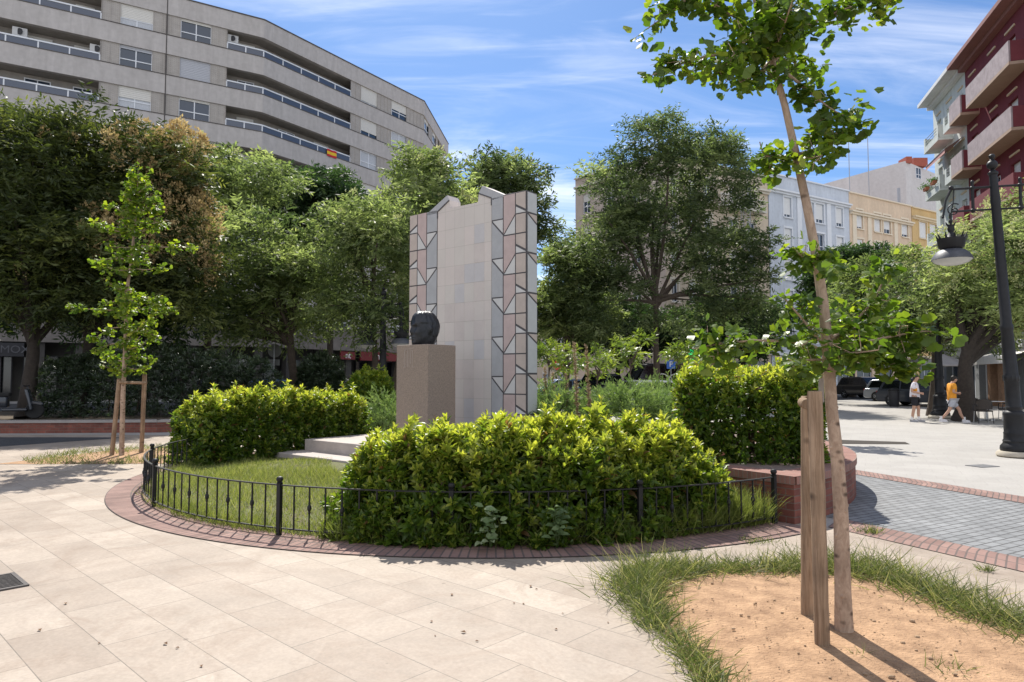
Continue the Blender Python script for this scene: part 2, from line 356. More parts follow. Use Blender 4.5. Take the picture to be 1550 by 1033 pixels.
def panicles(name, m, pts, rs, parent, origin, ln=.35, k=42, size=.07, up=.9):
    n = len(pts); A = nrm(rs.normal(size=(n, 3)) * .5 + np.array([0, 0, up]))
    t = rs.uniform(0, 1, (n, k)); rad = (1 - t) * .42 * ln + .03
    o = nrm(rs.normal(size=(n, k, 3))) * rad[:, :, None]
    P = np.array(pts)[:, None] + A[:, None] * (t * ln)[:, :, None] + o
    D = o + A[:, None] * .1 + rs.normal(size=(n, k, 3)) * .05
    L = size * rs.uniform(.6, 1.4, n * k)
    return leaf_mesh(name, m, P.reshape(-1, 3), D.reshape(-1, 3), rs.normal(size=(n * k, 3)), L, L * .5, T_QUAD, np.repeat(rs.normal(.5, .2, n), k) + rs.normal(0, .1, n * k), parent, origin)
def trunk_mesh(name, m, base, fork, r0, targets, rs, parent, origin, n=9, lean=None):
    b = MB(origin); base = Vector(base); fork = Vector(fork); pts = []; rad = []
    for i in range(9):
        t = i / 8; p = base.lerp(fork, t) + Vector((math.sin(t * 5 + r0 * 40) * r0 * .35 * t, 0, 0)); pts.append(p)
        rad.append(r0 * (1.0 - .42 * t) * (1.35 if i == 0 else 1.1 if i == 1 else 1))
    b.tube(pts, rad, n)
    for tg in targets:
        tg = Vector(tg); s = base.lerp(fork, rs.uniform(.82, 1.0)); mid = s.lerp(tg, .5) + Vector((rs.normal() * .25, rs.normal() * .25, (tg - s).length * .06)); q = []; rr = []
        for i in range(7):
            t = i / 6; q.append(s.lerp(mid, t).lerp(mid.lerp(tg, t), t)); rr.append(r0 * .5 * (1 - t) ** .8 + .012)
        b.tube(q, rr, 6)
    return b.build(name, m, parent, smooth=True)

def hedge_points(rs, path, hw, h, z0, p, n, lump=.06, depth=.25):
    """points + outward normals on a lumpy super-ellipsoid swept along a plan path"""
    path = np.array(path, float)[:, :2]; seg = np.linalg.norm(np.diff(path, axis=0), axis=1); cum = np.concatenate([[0], np.cumsum(seg)]); Lh = cum[-1] / 2
    dims = np.array([Lh, hw, h]); Aw = np.array([2 * hw * h, 2 * Lh * h * 2 / 2, 2 * Lh * 2 * hw / 2]); Aw = Aw / Aw.sum()
    f = rs.choice(3, n, p=Aw); q = rs.uniform(-1, 1, (n, 3)); q[:, 2] = rs.uniform(0, 1, n)
    sgn = rs.choice([-1, 1], n)
    q[np.arange(n), f] = np.where(f == 2, 1, sgn)
    k = (np.abs(q) ** p).sum(1) ** (1 / p); q = q / k[:, None]
    g = np.sign(q) * np.abs(q) ** (p - 1) / dims
    sc = 1 - rs.uniform(0, 1, n) ** 1.6 * depth
    loc = q * dims
    def mapp(lc):
        s = np.clip(lc[:, 0] + Lh, 0, 2 * Lh)
        x = np.interp(s, cum, path[:, 0]); y = np.interp(s, cum, path[:, 1])
        i = np.clip(np.searchsorted(cum, s) - 1, 0, len(seg) - 1); d = (path[i + 1] - path[i]) / seg[i][:, None]
        nv = np.stack([-d[:, 1], d[:, 0]], 1)
        ex = (lc[:, 0] + Lh - s)[:, None] * d
        return np.column_stack([x + nv[:, 0] * lc[:, 1] + ex[:, 0], y + nv[:, 1] * lc[:, 1] + ex[:, 1], z0 + lc[:, 2]]), d, nv
    P, d, nv = mapp(loc * sc[:, None])
    g = nrm(g); Nw = np.column_stack([d * g[:, :1] + nv * g[:, 1:2], g[:, 2]]); Nw = nrm(Nw)
    P = P + Nw * (fbm(P, 3.5, 5) * lump + fbm(P, 9, 8) * lump * .5)[:, None]
    P[:, 2] = np.maximum(P[:, 2], z0 + .02)
    return P, Nw, sc
def shoot_leaves(rs, P, Nw, nl, L, up=.6, spread=1.0, tone=(.35, .2), fresh=None, stem=.012):
    n = len(P); A = nrm(Nw * .7 + np.array([0, 0, up]) + rs.normal(size=(n, 3)) * .35)
    a = nrm(np.cross(A, rs.normal(size=(n, 3)))); b = np.cross(A, a)
    i = np.arange(nl); az = i * 2.4 + rs.uniform(0, 6.28, (n, 1)); el = (.35 + .95 * i / nl) * spread + rs.normal(0, .15, (n, nl))
    D = A[:, None] * np.cos(el)[..., None] + (a[:, None] * np.cos(az)[..., None] + b[:, None] * np.sin(az)[..., None]) * np.sin(el)[..., None]
    pos = P[:, None] - A[:, None] * (i * stem)[None, :, None]
    Nn = A[:, None] * np.sin(el)[..., None] - (D - A[:, None] * (D * A[:, None]).sum(-1, keepdims=True)) * .8 + rs.normal(size=(n, nl, 3)) * .2
    f = rs.uniform(0, 1, n) if fresh is None else fresh
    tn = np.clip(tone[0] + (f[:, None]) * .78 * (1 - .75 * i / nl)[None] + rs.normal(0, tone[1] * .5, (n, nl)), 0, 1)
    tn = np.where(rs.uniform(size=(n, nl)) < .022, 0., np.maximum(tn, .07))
    ll = L * np.clip(rs.normal(1, .16, (n, 1)), .6, 1.4) * (.55 + .6 * (i / nl) ** .6)[None] * rs.uniform(.75, 1.25, (n, nl))
    return pos.reshape(-1, 3), D.reshape(-1, 3), Nn.reshape(-1, 3), ll.ravel(), tn.ravel()
def skin_mesh(name, J, E, m, parent, sub=2):
    ks = list(J); ix = {k: i for i, k in enumerate(ks)}
    me = bpy.data.meshes.new(name); me.from_pydata([J[k][0] for k in ks], [(ix[a], ix[b]) for a, b in E], [])
    o = bpy.data.objects.new(name, me); COL.objects.link(o); o.modifiers.new('s', 'SKIN'); sv = me.skin_vertices[0].data
    for k in ks:
        r = J[k][1]; sv[ix[k]].radius = r if hasattr(r, '__len__') else (r, r)
    sv[0].use_root = True
    sm = o.modifiers.new('u', 'SUBSURF'); sm.levels = sub; sm.render_levels = sub
    dg = bpy.context.evaluated_depsgraph_get(); dg.update()
    nm = bpy.data.meshes.new_from_object(o.evaluated_get(dg)); bpy.data.objects.remove(o)
    nm.materials.clear(); nm.materials.append(m); nm.polygons.foreach_set('use_smooth', [True] * len(nm.polygons)); nm.name = name
    return link(name, nm, parent)
def text_mesh(name, s, size, m, parent, loc, rot, depth=.02, sx=1):
    c = bpy.data.curves.new(name, 'FONT'); c.body = s; c.size = size; c.extrude = depth; c.align_x = 'CENTER'; c.align_y = 'CENTER'
    o = bpy.data.objects.new(name, c); COL.objects.link(o); dg = bpy.context.evaluated_depsgraph_get(); dg.update()
    me = bpy.data.meshes.new_from_object(o.evaluated_get(dg)); bpy.data.objects.remove(o); me.materials.clear(); me.materials.append(m)
    t = link(name, me, parent); t.location = loc; t.rotation_euler = rot; t.scale = (sx, 1, 1); return t

# ================================================================== THE SETTING
travertine = brickmat('travertine', (.40, .335, .275), (.32, .262, .212), (.17, .145, .12), .86, .385, .0032, 'Object', 43, .37, .20, 1.6, .10, .6, ((.25, .19, .145), 1.5, .85), 2, loc=(.1, .13))
concrete_slab = brickmat('concrete_slab', (.36, .342, .32), (.345, .328, .305), (.31, .295, .275), .42, .42, .006, 'Object', 28, .5, .14, .8, .06, .75, ((.30, .28, .26), .9, .45))
grey_paver = brickmat('grey_paver', (.25, .255, .26), (.20, .205, .21), (.085, .085, .085), .21, .105, .009, 'Object', -30, .5, .25, 1.5, .35, .85)
red_border = brickmat('red_border', (.30, .19, .16), (.22, .135, .115), (.13, .10, .09), .085, .27, .009, 'UV', 0, 0, .3, 2.5, .35, .85)
brick = brickmat('brick', (.25, .085, .06), (.16, .058, .045), (.17, .12, .10), .25, .078, .006, 'UV', 0, .5, .35, 4, .5)
asphalt = mat('asphalt', (.055, .055, .058), .9, .3, 5, .3, 120)
dirt = mat('dirt', (.42, .265, .155), .95, .3, 6, 1.0, 45, var2=(.22, .128, .072))
soil = mat('soil', (.10, .075, .05), .95, .4, 6, .6, 30)

def sheet(name, poly, z, m, kind='structure'):
    b = MB(); b.face([(x, y, z) for x, y in (poly if sum(poly[i][0] * poly[(i + 1) % len(poly)][1] - poly[(i + 1) % len(poly)][0] * poly[i][1] for i in range(len(poly))) > 0 else poly[::-1])])
    return tag(b.build(name, m), kind=kind)
sheet('ground', [(-400, -60), (400, -60), (400, 700), (-400, 700)], 0, concrete_slab)
sheet('paving', [(-30, -8), (14, -8), (9, -2), (6.6, 1.0), (4.32, 5.76), (3.6, 7.24), (3.3, 7.8), (1, 14), (-3, 19.4), (-30, 19.4)], .004, travertine)
sheet('paver_path', [(3.0, 9.2), (3.97, 7.63), (4.64, 6.18), (6.9, 1.4), (9.6, 1.0), (6.65, 8.87), (5.79, 11.5), (5.0, 13.4)], .004, grey_paver)
sheet('asphalt_path', [(-30, 14.2), (-12.2, 15.9), (-10.4, 18.6), (-30, 18.9)], .008, asphalt)
sheet('road', [(-60, 26.5), (-14, 35.0), (-6, 41), (9, 45.5), (24, 49.5), (60, 70), (60, 80), (23, 58), (2, 58), (-10, 52), (-22, 45), (-60, 33)], .004, asphalt)
def strip_uv(name, near, far, z, m):
    b = MB(); u = 0
    for i in range(len(near) - 1):
        L = (Vector(near[i + 1]) - Vector(near[i])).length
        b.face([(*near[i], z), (*near[i + 1], z), (*far[i + 1], z), (*far[i], z)], [(u, 0), (u + L, 0), (u + L, .54), (u, .54)]); u += L
    return tag(b.build(name, m), kind='structure')
strip_uv('path_border', [(3.45, 7.55), (3.6, 7.24), (4.32, 5.76), (6.6, 1.0)], [(3.8, 8.0), (3.97, 7.63), (4.64, 6.18), (6.9, 1.4)], .010, red_border)
strip_uv('path_border', [(5.0, 13.4), (5.79, 11.5), (6.65, 8.87), (9.4, 0.9)], [(5.3, 13.6), (6.06, 12.1), (7.02, 9.36), (9.9, 1.0)], .010, red_border)

# round bed
CX, CY, RF = -.25, 12.26, 5.56
def cp(a, r): return (CX + r * math.cos(R_(a)), CY + r * math.sin(R_(a)))
b = MB()
for i in range(27, 154):
    a0, a1 = -i * 2 - 2, -i * 2; r0, r1 = 5.40, 6.02
    b.face([(*cp(a0, r1), .014), (*cp(a1, r1), .014), (*cp(a1, r0), .014), (*cp(a0, r0), .014)],
           [(R_(a0) * r1, .54), (R_(a1) * r1, .54), (R_(a1) * r1, 0), (R_(a0) * r1, 0)])
tag(b.build('bed_border', red_border), kind='structure')
b = MB(); ring_r = [5.46, 5.3, 4.6, 3.0, 0.001]; zz_ = [.016, .05, .09, .16, .2]
for j in range(4):
    for i in range(90):
        a0, a1 = i * 4, i * 4 + 4
        b.face([(*cp(a0, ring_r[j]), zz_[j]), (*cp(a1, ring_r[j]), zz_[j]), (*cp(a1, ring_r[j + 1]), zz_[j + 1]), (*cp(a0, ring_r[j + 1]), zz_[j + 1])])
grassbase = mat('grass_soil', (.10, .12, .04), .95, .5, 5, .5, 40, var2=(.10, .075, .045))
tag(b.build('garden_ground', grassbase), kind='structure')

# brick planter: sector of the ring on the right
b = MB(); A0, A1 = -53.5, 40; outer = [cp(A0 + (A1 - A0) * i / 40, 5.70) for i in range(41)]; inner = [cp(A1 - (A1 - A0) * i / 40, 4.0) for i in range(41)]
root = thing('brick_planter', 'curved low red brick planter wall with brick coping holding the tall clipped hedge', 'planter', (*cp(-20, 5), 0))
b = MB(root.location); b.prism(outer + inner, 0, .44); b.build('wall', brick, root)
def ringband(bb, r0, r1, a0, a1, z0, z1, n=40):
    for i in range(n):
        x0, x1 = a0 + (a1 - a0) * i / n, a0 + (a1 - a0) * (i + 1) / n; u0, u1 = R_(x0) * r1, R_(x1) * r1
        P = lambda a, r, z: (*cp(a, r), z)
        bb.face([P(x0, r1, z1), P(x1, r1, z1), P(x1, r0, z1), P(x0, r0, z1)], [(u0, 0), (u1, 0), (u1, .27), (u0, .27)])
        bb.face([P(x0, r1, z0), P(x1, r1, z0), P(x1, r1, z1), P(x0, r1, z1)], [(u0, 0), (u1, 0), (u1, z1 - z0), (u0, z1 - z0)])
        bb.face([P(x0, r0, z1), P(x1, r0, z1), P(x1, r0, z0), P(x0, r0, z0)])
    for a in (a0, a1):
        bb.face([P(a, r0, z0), P(a, r1, z0), P(a, r1, z1), P(a, r0, z1)])
coping = brickmat('coping', (.30, .15, .12), (.23, .11, .09), (.25, .20, .17), .07, .27, .006, 'UV', 0, 0, .3, 3, .4)
b = MB(root.location); ringband(b, 5.36, 5.72, A0 + .3, A1, .441, .53)
# straight coping along the radial front wall
p0 = Vector(cp(A0, 5.72)); p1 = Vector(cp(A0, 3.9)); dn = Vector((p1 - p0)).normalized(); nn = Vector((dn.y, -dn.x)) * .30
if nn.y < 0: nn = -nn
b.face([(*p0, .534), (*p1, .534), (*(p1 + nn), .534), (*(p0 + nn), .534)][::-1], [(0, 0), (2.1, 0), (2.1, .27), (0, .27)][::-1])
nf = nn.normalized() * -.012
b.face([(*(p0 + nf), .44), (*(p1 + nf), .44), (*(p1 + nf), .534), (*(p0 + nf), .534)][::-1], [(0, 0), (2.1, 0), (2.1, .1), (0, .1)][::-1])
b.face([(*(p0 + nf), .534), (*(p1 + nf), .534), (*p1, .534), (*p0, .534)][::-1])
b.build('coping', coping, root)
b = MB(root.location); ringband(b, 4.0, 5.34, A0 + 2.2, A1, .45, .50); b.build('soil', mat('planter_soil', (.20, .15, .13), .95, .4, 4, .5, 30), root)

# ------------------------------------------------------------------ far left apartment block
concrete = grainmat('concrete_band', (.50, .47, .455), (.40, .375, .36), (2.2, 2.2, .35), .9, .08, soft=True)
shaded_concrete = mat('concrete_band_shaded', (.20, .18, .165), .85, .2, 1.5, .2, 40)  # darker copy of the concrete; shade under the trees put into its colour
panelm = brickmat('grooved_brick', (.46, .43, .40), (.42, .39, .36), (.30, .27, .25), .26, .075, .010, 'UV', 0, .5, .12, 1, .3)
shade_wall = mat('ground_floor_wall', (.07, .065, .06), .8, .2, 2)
darkwall = mat('recess_wall', (.34, .315, .29), .9, .2, 2)
coplm = mat('band_coping', (.10, .09, .085), .8, .3, 4)
whitem = mat('white_metal', (.72, .74, .78), .45, .06)
shutm = mat('shutter', (.66, .64, .60), .6, .06, 8); shutg = mat('shutter_grey', (.44, .45, .49), .6, .06, 8)
glass = glassmat('pane'); railglass = glassmat('rail_glass', (.05, .065, .10), .12); darkglass = glassmat('dark_pane', (.012, .014, .018), .1)
curtain = mat('curtain', (.5, .52, .56), .8, .2, 14)
sign_red = mat('red_sign', (.17, .015, .02), .5, .1); sign_white = mat('white_letter', (.8, .8, .8), .6, .02); sign_dark = mat('dark_sign', (.03, .03, .035), .5, .1)
SEG = [Vector(p) for p in ((-46, 37.25), (-19.8, 53.2), (-9.1, 69.3), (-7.8, 82.4))]
def offs(d):
    o = []
    for i, p in enumerate(SEG):
        ns = []
        for a, c in ((i - 1, i), (i, i + 1)):
            if 0 <= a and c < 4:
                t = (SEG[c] - SEG[a]).normalized(); ns.append(Vector((-t.y, t.x)))
        if len(ns) == 1: o.append(p + ns[0] * d)
        else:
            m_ = (ns[0] + ns[1]).normalized(); o.append(p + m_ * (d / max(.3, m_.dot(ns[0]))))
    return o
def segpt(px, i, d=0):
    o = offs(d); p, q = o[i], o[i + 1]; e = q - p; k = (px - 775) / FPX
    t = (k * p.y - p.x) / (e.x - k * e.y); return p + e * t
def plane_at(b, p, q, z0, z1): b.face([(p.x, p.y, z0), (q.x, q.y, z0), (q.x, q.y, z1), (p.x, p.y, z1)])
def make_window(parent, p, q, z0, z1, shut=.3, sm=None, mid=.36, name='window', fr=.07, set_=0.0, curt=False, fm=None, gm=None):
    """window between plan points p,q (left,right seen from the street)"""
    p, q = Vector(p), Vector(q); e = (q - p); L = e.length; e.normalize(); n = Vector((e.y, -e.x)); loc = parent.location if parent else Vector((0, 0, 0))
    f = MB(loc); rz = math.atan2(e.y, e.x)
    def bx(mb, u, z, du, dz, th, dd): c = p + e * u + n * dd; mb.box((c.x, c.y, z), (du, th, dz), rz)
    H = z1 - z0
    bx(f, fr / 2, (z0 + z1) / 2, fr, H, .08, 0); bx(f, L - fr / 2, (z0 + z1) / 2, fr, H, .08, 0)
    bx(f, L / 2, z0 + fr / 2, L - 2 * fr, fr, .076, 0); bx(f, L / 2, z1 - fr / 2, L - 2 * fr, fr, .076, 0)
    if mid: bx(f, L / 2, z0 + H * mid, L - 2 * fr, fr, .07, 0)
    bx(f, L / 2, (z0 + z1) / 2, fr, H - 2 * fr, .066, .0)
    fo = f.build(name, fm or whitem, parent)
    g = MB(loc); bx(g, L / 2, (z0 + z1) / 2, L - fr, H - fr, .012, -.015); go = g.build('pane', gm or glass, fo); 
    fo.parent = parent
    if curt:
        c = MB(loc); bx(c, L / 2, z0 + H * .5, (L - fr) * .96, H * .93, .01, -.003); c.build('curtain', curtain, fo)
    if shut > .02:
        s = MB(loc); h = (H) * shut; k = max(2, int(h / .12))
        for i in range(k): bx(s, L / 2, z1 - h * (i + .5) / k, L - .02, h / k - .012, .05, .03)
        s.build('shutter', sm or shutm, fo)
    return fo
broot = thing('apartment_block', 'large grey concrete apartment block with long balconies behind the trees', 'apartment building', (SEG[1].x, SEG[1].y, 0))
O = broot.location
TOP, SILL, FH, OPEN = 30.15, 27.1, 3.03, 1.6
def bandmesh(name, z0, z1, d0, d1, m, P0=None, last=True):
    b = MB(O); a, c = offs(d0), offs(d1)
    poly = [(v.x, v.y) for v in a] + [(v.x, v.y) for v in c[::-1]]
    b.prism(poly, z0, z1); return b.build(name, m, broot)
bandmesh('parapet', SILL + OPEN, TOP, 0, .4, concrete); bandmesh('coping', TOP, TOP + .08, -.06, .5, coplm)
rs = np.random.RandomState(4)
shA = {0: (.62, .12, .86, .52), 1: (.16, 1.0, .74, .0), 2: (.52, .12, .0, .62)}
for k in range(8):
    s = SILL - FH * k
    bandmesh('floor_band', s - 1.43 if k < 7 else s - 1.9, s - .005, 0, .35, concrete if k < 7 else shaded_concrete); bandmesh('coping', s - .004, s + .05, -.035, .3, coplm)
    z0, z1 = s + .05, s + OPEN
    for seg, a, c in ((0, 136.6, 166), (0, 218, 260), (0, 308.7, 333), (1, 526, 541), (1, 567, 588.4), (1, 612.3, 639.1), (2, 646.5, 652), (2, 657.7, 662), (0, -70, -40), (0, -10, 4)):
        if seg == 0 and c < 10 : continue
        pb = MB(O)
        p, q = segpt(a, seg, .10), segpt(c, seg, .10); plane_at(pb, p, q, z0, z1)
        nst = max(2, int((q - p).length / .45))
        for i in range(nst + 1):
            v = p.lerp(q, i / nst); e = (q - p).normalized(); pb.box((v.x, v.y, (z0 + z1) / 2), (.05, .05, z1 - z0), math.atan2(e.y, e.x))
        for v, w_ in ((p, segpt(a, seg, .35)), (q, segpt(c, seg, .35))): plane_at(pb, v, w_, z0, z1)
        pb.build('wall_panel', panelm, broot)
    sh = shA.get(k) or tuple(rs.choice([.0, .3, .5, .7, 1.0], 4))
    for i, (seg, a, c) in enumerate(((0, 166, 218), (0, 260, 308.7), (1, 541, 567), (1, 588.4, 612.3))):
        make_window(broot, segpt(a, seg, .2), segpt(c, seg, .2), z0, z1, sh[i], shutg if (k, i) in ((1, 1), (1, 0)) else shutm, curt=(k + i) % 2 == 0)
    for a, c in ((639.3, 646.4), (652, 657.6)): make_window(broot, segpt(a, 2, .2), segpt(c, 2, .2), z0, z1, float(rs.choice([.5, .75, .2])))
    # recessed balconies
    e0 = segpt(-120, 0, 1.5); e1 = segpt(136.6, 0, 1.5)
    f1 = segpt(333, 0, 1.5); kk = offs(1.5)[1]; g1 = segpt(526, 1, 1.5)
    for cpts in ([segpt(-120, 0, 0), segpt(136.6, 0, 0), e1, e0], [segpt(333, 0, 0), SEG[1], segpt(526, 1, 0), g1, kk, f1], [segpt(662, 2, 0), SEG[3], offs(2)[3], segpt(662, 2, 2)]):
        rb = MB(O); lowz = s - .6 if cpts[0].y < 75 else s - .02
        rb.face([(v.x, v.y, s + OPEN + .01) for v in cpts][::-1]); rb.face([(v.x, v.y, lowz) for v in cpts])
        back = {4: [(1, 2), (2, 3)], 6: [(2, 3), (3, 4), (4, 5), (5, 0)]}[len(cpts)] if lowz < s - .1 else [(2, 3), (3, 0)]
        for i_, j_ in back: plane_at(rb, cpts[i_], cpts[j_], lowz, s + OPEN + .01)
        rb.build('balcony_recess', darkwall, broot)
    db = []
    for seg, a, c in ((0, 20, 62), (0, 96, 126), (0, 350, 376), (1, 415, 440), (1, 470, 492)):
        make_window(broot, segpt(a, seg, 1.42), segpt(c, seg, 1.42), s - .55, s + 1.35, float(rs.choice([.0, .25, .5, .8])), mid=0, name='balcony_door')
    for pts in ([segpt(-120, 0, .06), segpt(136, 0, .06)], [segpt(333.5, 0, .06), offs(.06)[1], segpt(525.5, 1, .06)], [segpt(662.5, 2, .02), segpt(676.8, 2, .02)]):
        rl = MB(O); rg = MB(O)
        for p, q in zip(pts, pts[1:]):
            L = (q - p).length; e = (q - p) / L; rz = math.atan2(e.y, e.x); c = (p + q) / 2
            rl.box((c.x, c.y, s + .56), (L, .09, .10), rz); rg.box((c.x, c.y, s + .28), (L, .02, .44), rz)
            nps = max(1, round(L / 1.75))
            for i in range(nps + 1): v = p.lerp(q, i / nps); rl.box((v.x - e.y * .01, v.y + e.x * .01, s + .27), (.085, .085, .46), rz)
        rlo = rl.build('balcony_rail', whitem, broot); rg.build('glass_panel', railglass, rlo)
# joint pipe, lower storey, body
v = segpt(239, 0, .02); b = MB(O); b.tube([(v.x, v.y, 5), (v.x, v.y, TOP)], .05, 6); b.build('drainpipe', coplm, broot)
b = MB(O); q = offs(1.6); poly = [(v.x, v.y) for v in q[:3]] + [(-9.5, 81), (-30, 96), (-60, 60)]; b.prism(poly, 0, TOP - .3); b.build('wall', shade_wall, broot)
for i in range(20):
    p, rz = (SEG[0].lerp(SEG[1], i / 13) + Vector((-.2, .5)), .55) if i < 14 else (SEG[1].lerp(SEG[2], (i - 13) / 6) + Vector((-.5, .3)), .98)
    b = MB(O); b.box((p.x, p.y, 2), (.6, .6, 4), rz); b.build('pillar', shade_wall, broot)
for i in range(12):
    p, q = SEG[0].lerp(SEG[1], (i + .12) / 12) + Vector((-.55, .95)), SEG[0].lerp(SEG[1], (i + .9) / 12) + Vector((-.55, .95)); make_window(broot, p, q, .3, 3.1, 0, mid=0, name='shop_window', fm=sign_dark, gm=darkglass)
for i in range(7):
    p, q = SEG[1].lerp(SEG[2], (i + .1) / 7) + Vector((-.95, .6)), SEG[1].lerp(SEG[2], (i + .9) / 7) + Vector((-.95, .6)); make_window(broot, p, q, .3, 3.1, 0, mid=0, name='shop_window', fm=sign_dark, gm=darkglass)
def fascia(name, label, seg, a, c, z0, z1, m, txt=None, tm=None, size=.5, d=-.03):
    p, q = segpt(a, seg, d), segpt(c, seg, d); e = (q - p).normalized(); rz = math.atan2(e.y, e.x); mid = (p + q) / 2
    t = thing(name, label, 'shop sign', (mid.x, mid.y, z0)); bb = MB(t.location); bb.box((mid.x, mid.y, (z0 + z1) / 2), ((q - p).length, .12, z1 - z0), rz); bb.build('board', m, t)
    if txt:
        o = text_mesh('lettering', txt, size, tm, t, Vector((0, 0, (z1 - z0) / 2)) + Vector((e.y, -e.x, 0)) * .07, (math.pi / 2, 0, rz))
    return t
fascia('shop_sign', 'red shop sign with pale letters mic under the apartment block beside the monument', 1, 545, 600, 3.15, 3.95, sign_red, 'mic', sign_white, .9)
fascia('shop_sign', 'small red shop sign behind the feathery tree left of the mic sign', 1, 515, 537, 3.2, 3.9, sign_red, 'nt', sign_white, .8)
fascia('shop_sign', 'dark shop fascia with grey letters at far left behind the trees', 0, -20, 36, 3.0, 3.9, sign_dark, 'ALIMOX', mat('grey_letter', (.10, .10, .11), .6), .7)
# flag and air conditioners
p, q = segpt(490, 1, -.02), segpt(504.5, 1, -.02); s = SILL - 2 * FH
b = MB(); e = (q - p).normalized(); n_ = Vector((e.y, -e.x)); cols = []
for i, (a, c, mi) in enumerate(((-.12, .07, 0), (.07, .33, 1), (.33, .52, 0))):
    for j in range(8):
        u0, u1 = j / 8, (j + 1) / 8; w0, w1 = math.sin(u0 * 9) * .03 + .05, math.sin(u1 * 9) * .03 + .05; P0, P1 = p.lerp(q, u0) + n_ * w0, p.lerp(q, u1) + n_ * w1
        b.face([(P0.x, P0.y, s + a), (P1.x, P1.y, s + a), (P1.x, P1.y, s + c), (P0.x, P0.y, s + c)], m=mi)
tag(b.build('flag', [mat('flag_red', (.5, .02, .03), .8, .05), mat('flag_yellow', (.75, .5, .03), .8, .05)]), 'red and yellow striped flag hung over a balcony rail of the grey apartment block', 'flag')
acm = mat('ac_white', (.55, .55, .55), .6, .08)
for px, seg, k, dz, lab in ((11, 0, 1, 1.05, 'white air conditioner high on the balcony wall at the left edge, second floor from top'),
                            (131, 0, 1, 1.0, 'white air conditioner at the right end of the left balcony, second floor from top'),
                            (341, 0, 0, 1.1, 'white air conditioner at the left end of the top corner balcony'),
                            (341, 0, 3, .9, 'white air conditioner on the corner balcony just above the treetops')):
    p = segpt(px, seg, .55); t = thing('air_conditioner', lab, 'air conditioner', (p.x, p.y, SILL - FH * k + dz), 'air conditioners on the apartment block')
    b = MB(t.location); b.box(t.location, (.85, .35, .6), .55); b.build('casing', acm, t, bevel=.03)
    b = MB(t.location); b.lathe([(.22, 0), (.22, .03), (.05, .04)], t.location + Vector((.1, -.18, 0)), 14, Quaternion((1, 0, 0), math.pi / 2) if 0 else Matrix.Rotation(math.pi / 2, 3, 'X')); b.build('fan_grille', sign_dark, t)

# ------------------------------------------------------------------ row of houses on the right
def wall_holes(b, p, q, z0, z1, holes, rec=.22):
    """wall p->q (left,right from the street) with rectangular openings (u0,u1,z0,z1)"""
    p, q = Vector(p), Vector(q); e = q - p; L = e.length; e = e / L; n = Vector((-e.y, e.x))
    us = sorted({0, L, *[h[0] for h in holes], *[h[1] for h in holes]}); zs = sorted({z0, z1, *[h[2] for h in holes], *[h[3] for h in holes]})
    P = lambda u, z, d=0: ((p + e * u + n * d).x, (p + e * u + n * d).y, z)
    for i in range(len(us) - 1):
        for j in range(len(zs) - 1):
            uc, zc = (us[i] + us[i + 1]) / 2, (zs[j] + zs[j + 1]) / 2
            if any(h[0] < uc < h[1] and h[2] < zc < h[3] for h in holes): continue
            b.face([P(us[i], zs[j]), P(us[i + 1], zs[j]), P(us[i + 1], zs[j + 1]), P(us[i], zs[j + 1])])
    for u0, u1, a, c in holes:
        b.face([P(u0, a), P(u0, a, rec), P(u0, c, rec), P(u0, c)]); b.face([P(u1, a, rec), P(u1, a), P(u1, c), P(u1, c, rec)])
        b.face([P(u0, a), P(u1, a), P(u1, a, rec), P(u0, a, rec)]); b.face([P(u0, c, rec), P(u1, c, rec), P(u1, c), P(u0, c)])
    return lambda u, d=0: p + e * u + n * d
R0_, R1_ = Vector((25.9, 68.0)), Vector((37.3, 74.8)); RD = (R1_ - R0_)
def rowpt(px, d=0):
    k = (px - 775) / FPX; o = Vector((-RD.y, RD.x)).normalized() * d; p = R0_ + o; t = (k * p.y - p.x) / (RD.x - k * RD.y); return p + RD * t
def rowz(px, py): return at(px, py, rowpt(px).y).z
NB = Vector((-RD.y, RD.x)).normalized()
